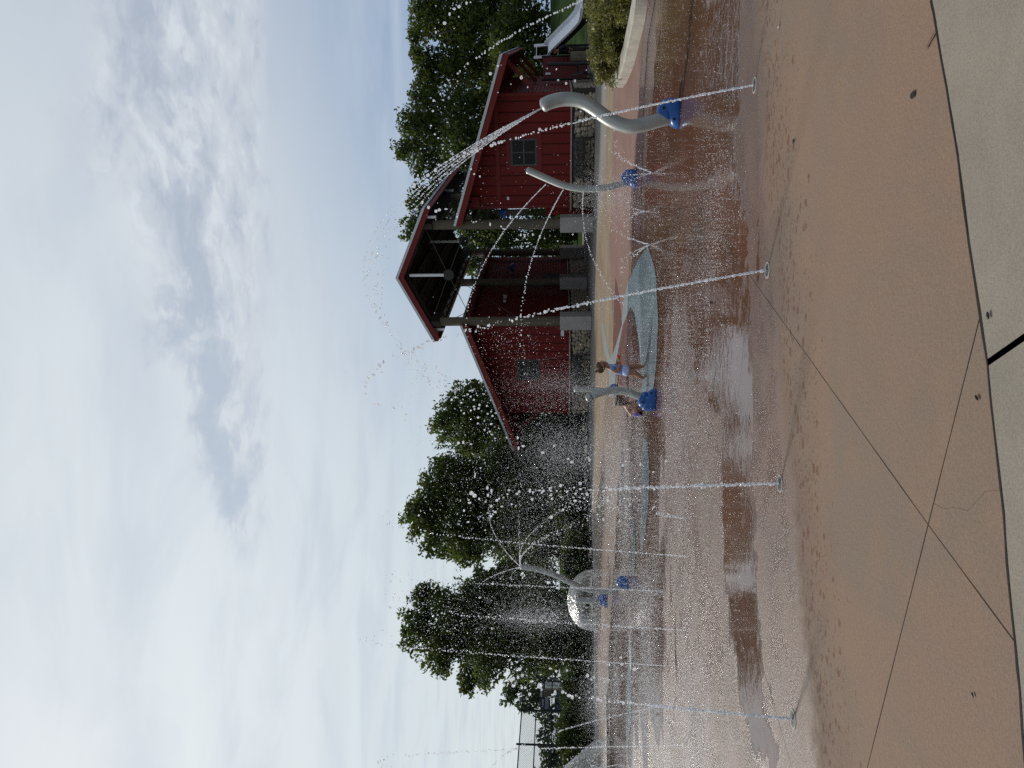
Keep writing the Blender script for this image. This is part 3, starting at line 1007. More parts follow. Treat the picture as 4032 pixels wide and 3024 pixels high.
# barn lamps: domed shades on short arms
for i, (s_, b_, z_, mt_, lab) in enumerate(((-2.35, 9.2, 4.15, 'blue', 'blue dome lamp on the shaded wall inside the barn passage'),
                                           (2.36, 2.3, 4.05, 'blue', 'blue dome lamp partly behind the right barn wall edge'),
                                           (2.30, 1.9, 5.30, 'black', 'round black lamp under the right barn eave'))):
    t_ = thing('barn_lamp', lab, 'lamp', BP(s_, b_, z_), BR, 'lamps in the barn passage')
    b = MB(); b.lathe([(0.03, 0.16), (0.10, 0.14), (0.22, 0.04), (0.29, -0.08), (0.30, -0.12), (0.285, -0.12)], 18); b.build('lamp_shade', M[mt_], t_, smooth=True)
    b = MB()
    sd_ = -1 if s_ < 0 else 1
    b.tube([(0, 0, 0.15), (0, 0, 0.26), (sd_ * 0.12, 0, 0.32), (sd_ * 0.36, 0, 0.30)], 0.018, 8)
    b.build('arm', M['black'], t_, smooth=True)
t_ = thing('flood_lamp', 'small pale floodlight on the dark inner barn wall', 'lamp', BP(-2.55, 4.1, 4.25), BR)
b = MB(); b.box((0, 0, 0), (0.12, 0.20, 0.12)); b.build('bracket', M['steel'], t_)
b = MB(); b.lathe([(0.04, -0.12), (0.09, -0.1), (0.13, 0.06), (0.12, 0.08)], 14, (0.18, 0.1, -0.02)); b.build('lamp_shade', M['sill'], t_, smooth=True)


def make_bench(name, label, group):
    t = thing(name, label, 'bench', (0, 0, 0), 0, group)
    b = MB()
    for i in range(22):
        x_ = -0.72 + i * 1.44 / 21
        b.box((x_, 0.235, 0.66), (0.042, 0.014, 0.40), rx=rad(-12))
    b.beam((-0.76, 0.19, 0.47), (0.76, 0.19, 0.47), 0.04, 0.04)
    b.beam((-0.76, 0.285, 0.87), (0.76, 0.285, 0.87), 0.04, 0.04)
    b.build('backrest', M['darksteel'], t)
    b = MB()
    for i in range(22):
        x_ = -0.72 + i * 1.44 / 21
        b.box((x_, -0.04, 0.432), (0.042, 0.42, 0.014), rx=rad(3))
    b.beam((-0.76, -0.26, 0.425), (0.76, -0.26, 0.425), 0.04, 0.04)
    b.beam((-0.76, 0.17, 0.42), (0.76, 0.17, 0.42), 0.04, 0.04)
    b.build('seat', M['darksteel'], t)
    for s_ in (-1, 1):
        b = MB()
        b.tube([(s_ * 0.78, -0.28, 0.0), (s_ * 0.78, -0.25, 0.42), (s_ * 0.78, -0.24, 0.62), (s_ * 0.78, -0.10, 0.66), (s_ * 0.78, 0.20, 0.64)], 0.024, 8)
        b.tube([(s_ * 0.78, 0.34, 0.0), (s_ * 0.78, 0.20, 0.42), (s_ * 0.78, 0.30, 0.90)], 0.024, 8)
        b.build('end_frame', M['black'], t)
    return t


bench = make_bench('park_bench', 'black slatted metal bench under the right barn window', 'metal benches around the barn')
bench.location = BP(4.92, 0.72); bench.rotation_euler = (0, 0, BR)
c_ = copy_tree(bench); c_.location = BP(-5.0, 0.72); c_['label'] = 'black slatted metal bench under the left barn window behind spray'
c_ = copy_tree(bench); c_.location = BP(8.25, 4.4); c_.rotation_euler = (0, 0, BR + rad(90)); c_['label'] = 'dark metal bench beside the end wall of the barn, near the red panel'

# ------------------------------------------------------------------ playground by the barn's right end
t_ = thing('playground_slide', 'white playground slide with raised sides on the green slope', 'slide', (16.75, 36.4, 0))
dv = Vector((0.46, -0.888, 0)); pv = Vector((0.888, 0.46, 0))
prof = [(0.0, 2.02), (0.18, 1.98), (0.5, 1.70), (1.0, 1.24), (1.5, 0.78), (1.85, 0.52), (2.15, 0.44), (2.55, 0.42)]
vs, fs = [], []
for s_, z_ in prof:
    c0 = dv * s_
    for off, dz_ in ((-0.44, 0.07), (-0.41, 0.07), (-0.38, 0.02), (0.38, 0.02), (0.41, 0.24), (0.44, 0.24), (0.44, -0.06), (-0.44, -0.06)):
        p_ = c0 + pv * off
        vs.append((p_.x, p_.y, z_ + dz_))
for i in range(len(prof) - 1):
    for k in range(8):
        fs.append((i * 8 + k, (i + 1) * 8 + k, (i + 1) * 8 + (k + 1) % 8, i * 8 + (k + 1) % 8))
fs += [tuple(range(8)), tuple(range((len(prof) - 1) * 8 + 7, (len(prof) - 1) * 8 - 1, -1))]
b = MB(); b.add(vs, fs); b.build('chute', M['slide'], t_)
b = MB()
p0, p1 = -pv * 0.44, pv * 0.44
for p_ in (p0, p1):
    b.beam((p_.x, p_.y, 1.95), (p_.x - 0.05, p_.y, 2.75), 0.10, 0.14)
b.beam((p0.x, p0.y, 2.62), (p1.x, p1.y, 2.62), 0.03, 0.03)
b.build('guard', M['slide'], t_)
b = MB()
vs, fs = [], []
for s_, z_ in prof:
    for off, z2 in ((-0.40, z_ - 0.065), (0.40, z_ - 0.065), (0.36, max(z_ - 0.42, -0.03)), (-0.36, max(z_ - 0.42, -0.03))):
        p_ = dv * s_ + pv * off
        vs.append((p_.x, p_.y, z2))
for i in range(len(prof) - 1):
    for k in range(4):
        fs.append((i * 4 + k, (i + 1) * 4 + k, (i + 1) * 4 + (k + 1) % 4, i * 4 + (k + 1) % 4))
fs += [(0, 1, 2, 3), tuple((len(prof) - 1) * 4 + k for k in (3, 2, 1, 0))]
b.add(vs, fs)
b.build('under_chute_shade', M['black'], t_)  # black solid put in for the darkness below the chute
for s_ in (0.25, 2.3):
    b = MB()
    c0 = dv * s_
    b.tube([(c0.x, c0.y, -0.05), (c0.x, c0.y, 1.58 if s_ < 1 else 0.05)], 0.06, 8)
    b.build('leg', M['black'], t_)
t_ = thing('play_structure', 'tall dark red playground panel between the barn and the slide', 'play panel', (14.82, 34.0, 0))
b = MB(); b.box((0, 0, 1.2), (1.02, 0.10, 2.08)); b.build('panel', M['panelred'], t_, bevel=0.03)
b = MB()
for x_ in (-0.54, 0.54):
    b.box((x_, 0, 1.15), (0.06, 0.14, 2.3))
b.build('post', M['black'], t_)
b = MB(); b.box((-0.30, -0.075, 2.0), (0.10, 0.05, 0.24)); b.build('plate', M['steel'], t_)
t_ = thing('black_bollard', 'tall plain black post in front of the red playground panel', 'post', (13.67, 31.0, 0))
b = MB(); b.lathe([(0.068, 0.0), (0.068, 1.93), (0.055, 1.96), (0.02, 1.975)], 14); b.build('shaft', M['black'], t_)
t_ = thing('timber_post', 'squat weathered timber post with bolted block behind the shrubs', 'post', (12.65, 28.0, 0))
b = MB(); b.box((0, 0, 0.52), (0.26, 0.26, 1.04)); b.build('shaft', M['wood'], t_, bevel=0.015)
b = MB(); b.box((-0.08, -0.16, 0.72), (0.16, 0.06, 0.14)); b.build('block', M['wood'], t_, bevel=0.008)
b = MB(); b.tube([(-0.08, -0.188, 0.72), (-0.08, -0.20, 0.72)], 0.022, 10); b.build('bolt', M['black'], t_)

# ------------------------------------------------------------------ spray features: curved pipes on blue bases


def smooth_path(pts, n=28):
    pts = [Vector(p) for p in pts]
    ext = [pts[0] * 2 - pts[1]] + pts + [pts[-1] * 2 - pts[-2]]
    out_ = []
    for i in range(1, len(ext) - 2):
        p0, p1, p2, p3 = ext[i - 1:i + 3]
        m_ = max(2, n // (len(pts) - 1))
        for k in range(m_):
            u = k / m_
            out_.append(0.5 * ((2 * p1) + (-p0 + p2) * u + (2 * p0 - 5 * p1 + 4 * p2 - p3) * u * u + (-p0 + 3 * p1 - 3 * p2 + p3) * u ** 3))
    out_.append(pts[-1])
    return out_


def blue_base(parent, w_, h_, lean=1, depth=0.8):
    """two stacked sculpted covers like a lidded shell, with round bolt recesses"""
    bd = MB()
    prof_ = [(1.0, 0.0), (1.02, 0.08), (1.0, 0.24), (0.95, 0.42), (0.88, 0.55), (0.80, 0.61), (0.68, 0.63), (0.40, 0.60)]
    bd.lathe([(r_ * w_ / 2, z_ * h_) for r_, z_ in prof_], 26, (0, 0, 0), 1.0, depth)
    bd.v = [(x_ + lean * w_ * 0.05 * z_ / h_, y_, z_ * (1.0 + 0.42 * lean * x_ / (w_ / 2)) + 0.0) for x_, y_, z_ in bd.v]
    lo = bd.build('base_shell', M['blue'], parent, smooth=True)
    bd = MB()
    R_ = Matrix.Rotation(rad(-19) * lean, 3, 'Y')
    for th in (0,):
        vs_, fs_ = [], []
        prof2 = [(0.66, -0.16), (0.74, -0.06), (0.76, 0.06), (0.70, 0.22), (0.54, 0.36), (0.28, 0.44), (0.0, 0.46)]
        n_ = 24
        for r_, z_ in prof2:
            for k in range(n_):
                an = 2 * math.pi * k / n_
                p_ = R_ @ Vector((r_ * w_ / 2 * math.cos(an), r_ * w_ / 2 * depth * math.sin(an), z_ * h_))
                vs_.append(p_ + Vector((lean * w_ * 0.02, 0, 0.60 * h_)))
        for i in range(len(prof2) - 1):
            for k in range(n_):
                k2 = (k + 1) % n_
                fs_.append((i * n_ + k, i * n_ + k2, (i + 1) * n_ + k2, (i + 1) * n_ + k))
        bd.add(vs_, fs_)
    bd.build('cap_shell', M['blue'], parent, smooth=True)
    for hx, hz in ((lean * 0.10, 0.80), (-lean * 0.30, 0.30)):
        yy_ = -depth * w_ / 2 * (0.72 if hz > 0.5 else 0.98 * math.sqrt(max(0.05, 1 - (2 * hx) ** 2)))
        bd = MB(); bd.ell((hx * w_, yy_, hz * h_), (w_ * 0.045, w_ * 0.03, w_ * 0.045), 12, 8)
        bd.build('bolt_recess', M['hole'], parent, smooth=True)


def pipe_feature(name, label, base_px, width_px, height_px, path_px, diam_px, cap=None, lean=1, Yoff=0.0, group='curved spray pipes'):
    g = G(*base_px)
    Y = g.y
    px = Y / F
    t = thing(name, label, 'spray pipe', g, 0, group)
    pts = [P(x, y, Y) - g for x, y in path_px]
    sp = smooth_path(pts)
    rr = [diam_px * px / 2] * len(sp)
    bd = MB()
    tip = sp[-1] + (sp[-1] - sp[-2]).normalized() * diam_px * px * 0.22
    end = sp + [sp[-1] + (tip - sp[-1]) * 0.6, tip]
    rr = rr + [rr[0] * 0.82, rr[0] * 0.35]
    bd.tube(end, rr, 22)
    pp = bd.build('pipe', M['pipe'], t, smooth=True)
    if cap:
        bd = MB()
        i0 = len(sp) - cap
        bd.tube([sp[i0], sp[i0] + (sp[i0 + 1] - sp[i0]).normalized() * 0.012], diam_px * px / 2 * 1.03, 22)
        bd.build('collar', M['black'], t)
    blue_base(t, width_px * px, height_px * px, lean)
    return t, g, Y


pA, gA, YA = pipe_feature('spray_pipe', 'tall S curved grey spray pipe on blue base nearest the right side', (2672, 447), 116, 78,
                          [(2640, 462), (2602, 472), (2530, 492), (2470, 497), (2400, 470), (2330, 420), (2280, 396), (2225, 390), (2175, 399), (2140, 414)], 54)
pB, gB, YB = pipe_feature('spray_pipe', 'grey bow shaped spray pipe spraying sideways in front of the stone footing', (2504, 704), 74, 54,
                          [(2490, 706), (2455, 722), (2395, 738), (2330, 744), (2270, 741), (2210, 727), (2150, 702), (2096, 678), (2078, 671)], 27)
pC, gC, YC = pipe_feature('spray_pipe', 'hooked grey spray pipe beside the crouching child', (2579, 1574), 88, 62,
                          [(2550, 1575), (2530, 1566), (2470, 1544), (2420, 1538), (2370, 1545), (2330, 1560), (2312, 1568)], 30, cap=5, lean=-1)
pD, gD, YD = pipe_feature('spray_pipe', 'straight upright grey pipe half hidden behind the hooked pipe', (2431, 1535), 46, 34,
                          [(2424, 1540), (2380, 1538), (2320, 1534), (2264, 1533)], 21)
pE, gE, YE = pipe_feature('spray_pipe', 'slim curved grey pipe with a sprinkler head in front of the dark trees', (2472, 2296), 56, 42,
                          [(2455, 2306), (2420, 2324), (2370, 2328), (2300, 2316), (2240, 2290), (2180, 2262), (2120, 2242), (2070, 2234), (2052, 2232)], 22)

# ------------------------------------------------------------------ water


def ico(level=0):
    p = (1 + 5 ** 0.5) / 2
    V = np.array([(-1, p, 0), (1, p, 0), (-1, -p, 0), (1, -p, 0), (0, -1, p), (0, 1, p), (0, -1, -p), (0, 1, -p), (p, 0, -1), (p, 0, 1), (-p, 0, -1), (-p, 0, 1)], float)
    V /= np.linalg.norm(V[0])
    Fc = [(0, 11, 5), (0, 5, 1), (0, 1, 7), (0, 7, 10), (0, 10, 11), (1, 5, 9), (5, 11, 4), (11, 10, 2), (10, 7, 6), (7, 1, 8), (3, 9, 4), (3, 4, 2), (3, 2, 6), (3, 6, 8), (3, 8, 9),
          (4, 9, 5), (2, 4, 11), (6, 2, 10), (8, 6, 7), (9, 8, 1)]
    for _ in range(level):
        Vl, nf, cache = list(map(tuple, V)), [], {}

        def mid(a, c):
            key = (min(a, c), max(a, c))
            if key not in cache:
                m_ = (np.array(Vl[a]) + np.array(Vl[c])) / 2
                Vl.append(tuple(m_ / np.linalg.norm(m_)))
                cache[key] = len(Vl) - 1
            return cache[key]
        for a, c, e in Fc:
            x_, y_, z_ = mid(a, c), mid(c, e), mid(e, a)
            nf += [(a, x_, z_), (c, y_, x_), (e, z_, y_), (x_, y_, z_)]
        V, Fc = np.array(Vl), nf
    return V, np.array(Fc)


ICO0, ICO1 = ico(0), ico(1)
OCT = (np.array([(1, 0, 0), (-1, 0, 0), (0, 1, 0), (0, -1, 0), (0, 0, 1), (0, 0, -1)], float),
       np.array([(0, 2, 4), (2, 1, 4), (1, 3, 4), (3, 0, 4), (2, 0, 5), (1, 2, 5), (3, 1, 5), (0, 3, 5)]))


def drops_obj(name, pts, rs, mt, parent=None, shape=None, squash=0.25, origin=None):
    pts = np.asarray(pts, float)
    rs = np.asarray(rs, float)
    V0, F0 = shape or ICO1
    n_ = len(pts)
    sc_ = 1 + RNG.uniform(-squash, squash, (n_, 1, 3))
    V = pts[:, None, :] + V0[None] * rs[:, None, None] * sc_
    if origin is not None:
        V = V - np.asarray(origin)[None, None, :]
    Fa = F0[None] + (np.arange(n_) * len(V0))[:, None, None]
    o = np_obj(name, V.reshape(-1, 3), Fa.reshape(-1, 3), mt, parent, True)
    if origin is not None:
        o.location = origin
    return o


def stream(p0, pk, s1=2.0, s0=0.0, r=0.012, gap=1.2, spread=0.02, brk=0.5, stray=0.3, grow=0.3, clump=True, thin=0.0):
    """beads of water along a ballistic arc: start p0, highest point pk, s=1 at the top"""
    p0, pk = Vector(p0), Vector(pk)
    D = Vector((pk.x - p0.x, pk.y - p0.y, 0))
    hz = pk.z - p0.z
    pos = lambda s: Vector((p0.x + D.x * s, p0.y + D.y * s, p0.z + hz * (1 - (1 - s) ** 2)))
    pts, rs = [], []
    s = s0
    ph = random.uniform(0, 6)
    while s < s1:
        p = pos(s)
        if p.z < 0.0:
            break
        sp_ = spread * (0.12 + s) ** 1.5
        k = max(0.0, min(1.0, (s - brk) / 0.5))
        gate = 1.0
        if clump and k > 0:
            gate = 0.5 + 0.5 * math.sin(ph + s * 46) + 0.4 * math.sin(ph * 2 + s * 113)
        if random.random() < (1 - 0.35 * k) and (gate > 0.15 * k or random.random() < 0.35) and random.random() > thin * k:
            rr = min(r * random.uniform(0.65, 1.25) * (1 + grow * k * random.random()), 0.0150)
            pts.append(p + Vector((random.gauss(0, sp_), random.gauss(0, sp_), random.gauss(0, sp_))))
            rs.append(rr)
        if random.random() < stray * s:
            q_ = sp_ * 3.5
            pts.append(p + Vector((random.gauss(0, q_), random.gauss(0, q_), random.gauss(0, q_) - abs(random.gauss(0, q_)))))
            rs.append(r * random.uniform(0.25, 0.7))
        dp = (pos(s + 1e-3) - p).length / 1e-3
        s += max(r * gap * random.uniform(0.7, 1.5) * (1 + 1.5 * min(s, 1.0) + 1.6 * k) / max(dp, 0.2), 2e-4)
    return pts, rs


def nozzle(px, label):
    g = G(*px)
    t = thing('ground_nozzle', label, 'nozzle', g, 0, 'round steel ground nozzles')
    b_ = MB(); b_.lathe([(0.060, 0.0), (0.060, 0.004), (0.056, 0.006), (0.0505, 0.005)], 28); b_.build('rim', M['kerb'], t, smooth=False)
    b_ = MB(); b_.lathe([(0.050, 0.001), (0.050, 0.0052), (0.01, 0.0056)], 24); b_.build('plate', M['winframe'], t)
    for hx in (-0.027, 0.0, 0.027):
        b_ = MB(); b_.lathe([(0.006, 0.0045), (0.006, 0.0064), (0.003, 0.0065)], 10, (hx, 0, 0)); b_.build('hole', M['hole'], t)
    return g


JET = [
    # nozzle px, peak px, depth added at the peak, label, drop radius, end, spread
    ((2972, 335), (1640, 765), 1.7, 'tall bead jet from the rightmost near nozzle arching over the barn roof', 0.0135, 1.75, 0.016, 'rightmost near'),
    ((3022, 1064), (1440, 1545), 1.6, 'tall bead jet from the second near nozzle peaking above the left barn wing', 0.0145, 1.95, 0.026, 'second near'),
    ((3072, 1904), (1830, 1975), 1.8, 'ragged white upright jet from the third near nozzle in the middle', 0.0145, 1.9, 0.055, 'third near'),
    ((3123, 2830), (2010, 2680), 1.4, 'low bead jet from the leftmost near nozzle falling in front of the hedge', 0.0145, 1.8, 0.020, 'leftmost near'),
]
for npx, ppx, dy_, lab, r_, s1_, sp_, which in JET:
    g = nozzle(npx, 'round steel nozzle plate flush in the paving, the %s one' % which)
    pk = P(ppx[0], ppx[1], g.y + dy_)
    pts, rs = stream(g + Vector((0, 0, 0.015)), pk, s1_, 0, r_ * 0.62, 1.5, sp_, 0.34, 0.6, 1.5)
    # the solid first stretch
    p2, r2 = stream(g + Vector((0, 0, 0.015)), pk, 0.26, 0, r_ * 0.56, 0.95, 0.016, 5, 0, 0, False)
    o = drops_obj('water_jet', pts + p2, rs + r2, M['water'], None, None, 0.42, g)
    tag(o, lab, 'water jet', 'arching water jets')

FAR = [
    ((2700, 2190), (1508, 2042), 1.6, 'thin far jet in front of the biggest dark tree, topping just above it', 0.0075, 1.5, 0.020),
    ((2590, 2327), (1514, 2268), 1.2, 'thin upright jet crossing the slim sprinkler pipe', 0.0075, 1.6, 0.026),
    ((2705, 2482), (1520, 2372), 1.4, 'broken white jet rising behind the glassy water dome', 0.0075, 1.6, 0.045),
    ((2625, 2622), (1430, 2508), 1.5, 'slanting bead jet rising to the left of the water dome', 0.0075, 1.7, 0.032),
    ((2700, 2935), (1492, 3008), 1.5, 'straight bead jet in front of the wire fence, left side', 0.0075, 1.35, 0.018),
    ((2655, 2770), (1930, 3060), 1.6, 'thin jet leaning left across the hedge and fence', 0.0075, 1.2, 0.012),
    ((2430, 3012), (2200, 3090), 1.0, 'short jet at the far left edge beside the leaping sheet of water', 0.012, 1.5, 0.03),
    ((2950, -330), (1725, 150), 1.8, 'jet entering from the right edge and arching in front of the right trees', 0.0135, 1.8, 0.020),
    ((2700, -160), (1700, 500), 2.2, 'long arching jet from the right crossing the shrub bed and slide', 0.013, 1.45, 0.016),
]
for npx, ppx, dy_, lab, r_, s1_, sp_ in FAR:
    g = G(*npx)
    pk = P(ppx[0], ppx[1], g.y + dy_)
    pts, rs = stream(g + Vector((0, 0, 0.015)), pk, s1_, 0, r_, 1.9, sp_, 0.40, 0.7, 1.3)
    o = drops_obj('water_jet', pts, rs, M['water'], None, None, 0.3, g)
    tag(o, lab, 'water jet', 'arching water jets')

# streams from the pipe heads: each pipe's bundle is one spray
pts, rs = [], []
tip = P(2136, 424, YA)
for dx_, dz_ in ((-15, -34), (-6, -14), (2, 6), (11, 26), (20, 46)):
    pk = P(1462 + dz_ * 0.9, 1120 + dx_ * 2.2, YA + 0.5)
    a_, c_ = stream(tip, pk, 1.85, 0, 0.0078, 1.5, 0.007, 0.35, 0.4, 1.5, False, 0.0)
    pts += a_; rs += c_
tag(drops_obj('pipe_spray', pts, rs, M['water'], None, None, 0.25, tip), 'bundle of fine parallel streams shot high over the barn by the S pipe', 'water spray', 'sprays from the pipe heads')
pts, rs = [], []
for st_, pk_, s1_ in (((2149, 726), (1832, 1330), 1.15), ((2217, 748), (2050, 1310), 1.3), ((2297, 757), (2294, 800), 14.0)):
    a_, c_ = stream(P(*st_, YB), P(*pk_, YB + 0.2), s1_, 0, 0.011 if s1_ < 5 else 0.010, 1.3, 0.012 if s1_ < 5 else 0.0006, 0.5 if s1_ < 5 else 90, 0.15 if s1_ < 5 else 0.0, 0.2, False)
    pts += a_; rs += c_
tag(drops_obj('pipe_spray', pts, rs, M['water'], None, None, 0.25, P(2217, 748, YB)), 'three thin streams from the bow shaped pipe crossing the barn passage', 'water spray', 'sprays from the pipe heads')
pts, rs = [], []
hd = P(2050, 2232, YE)
for pk_, s1_ in (((1924, 2010), 1.6), ((2043, 2085), 2.6), ((2045, 2205), 9), ((2048, 2225), 22), ((1888, 2316), 1.7), ((2012, 2275), 3.2)):
    a_, c_ = stream(hd, P(pk_[0], pk_[1], YE - 0.15), s1_, 0, 0.0085, 1.5, 0.006 if s1_ < 5 else 0.0004, 0.9 if s1_ < 5 else 99, 0.1 if s1_ < 5 else 0, 0.2, False)
    pts += a_; rs += c_
tag(drops_obj('pipe_spray', pts, rs, M['water'], None, None, 0.25, hd), 'six fine streams fanning out from the sprinkler head', 'water spray', 'sprays from the pipe heads')

# low fans from nozzles in the middle of the pad
for npx, tips, lab in (((2571, 681), ((2385, 545), (2420, 570), (2452, 700), (2470, 730), (2505, 640)), 'low fan of water below the bow shaped pipe'),
                       ((2541, 832), ((2460, 880), (2465, 800), (2480, 845)), 'small low fan of water to the left of the bow shaped pipe'),
                       ((2560, 963), ((2400, 880), (2470, 920), (2440, 1050), (2450, 1085), (2500, 1010)), 'low fan of water at the tip of the teal stream'),
                       ((2403, 2677), ((2300, 2620), (2330, 2660), (2320, 2740), (2350, 2770)), 'low fan of water before the hedge on the left'),
                       ((2698, 2042), ((2570, 1995), (2575, 2015)), 'faint low double stream in the wide wet area')):
    g = G(*npx)
    pts, rs = [], []
    for tp in tips:
        pk = P(tp[0], tp[1], g.y + random.uniform(-0.3, 0.5))
        a_, c_ = stream(g, pk, 1.3, 0, 0.008, 1.3, 0.022, 0.3, 0.9, 0.3, False)
        pts += a_; rs += c_
    tag(drops_obj('ground_spray', pts, rs, M['water'], None, ICO0, 0.3, g), lab, 'water spray', 'low fans of water')

# water domes
g = G(2391, 2366)
t_ = thing('water_dome', 'round glassy water dome over a short post with blue base', 'water dome', g)
prof = []
Rr, zt_ = 0.90, 1.22
rows, seg = 16, 48
vs, fs = [], []
rb = np.random.default_rng(3)
edge = rb.uniform(-0.10, 0.16, seg)
for i in range(rows + 1):
    u = i / rows
    for k in range(seg):
        an = 2 * math.pi * k / seg
        rr_ = Rr * math.sin(u * math.pi / 2 * 1.04) * (1 + 0.03 * math.sin(3 * an + 1) * u + 0.015 * math.sin(11 * an) * u)
        z_ = 0.40 + (zt_ - 0.40) * math.cos(u * math.pi / 2) ** 0.85 - (edge[k] * 0.9 if i == rows else 0) + 0.012 * math.sin(7 * an + 5 * u)
        vs.append((rr_ * math.cos(an), rr_ * math.sin(an), z_))
for i in range(rows):
    for k in range(seg):
        fs.append((i * seg + k, i * seg + (k + 1) % seg, (i + 1) * seg + (k + 1) % seg, (i + 1) * seg + k))
b = MB(); b.add(vs, fs); b.build('water_sheet', M['film'], t_, smooth=True)
b = MB(); b.tube([(0, 0, 0.1), (0, 0, 1.16)], 0.10, 16); b.tube([(0, 0, 1.15), (0, 0, 1.20)], 0.14, 16); b.build('post', M['pipe'], t_)
blue_base(t_, 0.44, 0.30, 1)
pts = []
for k in range(330):
    an = random.uniform(0, 6.283)
    q_ = random.random()
    pts.append((Rr * (1 + random.gauss(0.0, 0.06)) * math.cos(an), Rr * (1 + random.gauss(0.0, 0.06)) * math.sin(an), 0.42 * (1 - q_) + random.gauss(0, 0.03)))
o = drops_obj('falling_drops', [p for p in pts if p[2] > 0], [random.uniform(0.006, 0.014) for p in pts if p[2] > 0], M['water'], t_, ICO0)
o['kind'] = 'stuff'
# second sheet of water thrown up at the left edge
g = G(2410, 3060)
t_ = thing('water_sheet', 'tall leaping sheet of white water at the far left edge', 'water sheet', g)
vs, fs = [], []
rows, seg = 18, 34
for i in range(rows + 1):
    u = i / rows
    for k in range(seg):
        an = 2 * math.pi * k / seg
        z_ = 1.32 * (1 - u ** 1.25) + 0.10 * math.sin(5 * an + u * 7) * u * (1 - u) * 2 + 0.10
        rr_ = 0.04 + 1.02 * u ** 0.9 * (1 + 0.09 * math.sin(4 * an + 2 * u) + 0.05 * math.sin(9 * an - 3 * u))
        vs.append((rr_ * math.cos(an), rr_ * math.sin(an), max(z_, 0.0)))
for i in range(rows):
    for k in range(seg):
        fs.append((i * seg + k, i * seg + (k + 1) % seg, (i + 1) * seg + (k + 1) % seg, (i + 1) * seg + k))
b = MB(); b.add(vs, fs); b.build('water_skin', M['film'], t_, smooth=True)
pts = []
for k in range(520):
    an, u = random.uniform(0, 6.283), random.random() ** 0.7
    rr_ = (0.04 + 1.02 * u ** 0.9) * random.gauss(1.0, 0.06)
    pts.append((rr_ * math.cos(an), rr_ * math.sin(an), max(0.01, 1.32 * (1 - u ** 1.25) + random.gauss(0.10, 0.06))))
o = drops_obj('falling_drops', pts, [random.uniform(0.007, 0.016) for _ in pts], M['water'], t_, ICO0)
o['kind'] = 'stuff'

# drizzle and mist between the jets (nobody could count these)


def mist(label, boxes, name='water_drizzle'):
    pts, rs = [], []
    for (x0, x1, y0, y1, Y, dY, n_, r0, r1, mode) in boxes:
        for _ in range(int(n_ * 0.62)):
            if mode == 'g':
                x_, y_ = random.gauss((x0 + x1) / 2, (x1 - x0) / 4), random.gauss((y0 + y1) / 2, (y1 - y0) / 4)
            elif mode == 'd':            # denser towards the ground
                x_, y_ = x0 + (x1 - x0) * random.random() ** 0.6, random.gauss((y0 + y1) / 2, (y1 - y0) / 4)
            else:
                x_, y_ = random.uniform(x0, x1), random.uniform(y0, y1)
            p = P(x_, y_, Y + random.gauss(0, dY))
            if p.z > 0.01:
                pts.append(p)
                rs.append((r0 + (r1 - r0) * random.random() ** 2.6) * 0.60)
    o = drops_obj(name, pts, rs, M['mist'], None, ICO0, 0.2)
    tag(o, label, 'water drizzle', None, 'stuff')


mist('fine drizzle falling around the hooked pipe in front of the left barn wing', [
    (1850, 2430, 1420, 1640, YD, 0.8, 2200, 0.004, 0.013, 'd'), (2060, 2420, 1470, 1560, YD, 0.5, 1300, 0.004, 0.012, 'd'), (1930, 2380, 1560, 1620, YD, 0.4, 700, 0.005, 0.013, 'd'),
    (1800, 2300, 1240, 1480, 12, 1.0, 520, 0.004, 0.010, 'g'), (1850, 2120, 1260, 1420, 9, 0.5, 220, 0.004, 0.010, 'g')])
mist('fine drizzle in front of the dark trees in the middle', [
    (1750, 2330, 1640, 2000, 15, 1.5, 2600, 0.004, 0.011, 'u'), (2050, 2340, 1740, 1960, 12, 1.0, 1400, 0.003, 0.009, 'g'), (2130, 2540, 1905, 2030, 7.5, 0.5, 800, 0.004, 0.013, 'g'),
    (1560, 1900, 1600, 1900, 12, 1.0, 330, 0.005, 0.011, 'g'), (1650, 2300, 1880, 2120, 11, 1.0, 700, 0.004, 0.011, 'u')])
mist('fine drizzle in front of the dark tree behind the water dome', [
    (1750, 2350, 2270, 2700, 13, 1.2, 3800, 0.004, 0.0105, 'u'), (1480, 1900, 2300, 2640, 12, 0.8, 700, 0.005, 0.012, 'g'), (1500, 1760, 2240, 2420, 12, 0.6, 260, 0.006, 0.013, 'g'),
    (1980, 2230, 2400, 2470, 10.5, 0.2, 500, 0.004, 0.011, 'g'), (2270, 2420, 2620, 2900, 17, 1.0, 1500, 0.005, 0.012, 'd')])
mist('dense drops bursting around the foot of the bow shaped pipe', [
    (2240, 2560, 640, 960, 11.5, 0.8, 1500, 0.003, 0.010, 'd'), (2330, 2560, 690, 900, 12, 0.6, 900, 0.003, 0.009, 'g'), (1850, 2350, 560, 960, 10, 0.8, 170, 0.004, 0.010, 'u'),
    (2320, 2420, 1080, 1260, 13, 0.8, 420, 0.003, 0.009, 'g'), (1540, 1760, 1250, 1700, 9.0, 0.6, 240, 0.005, 0.012, 'g')])
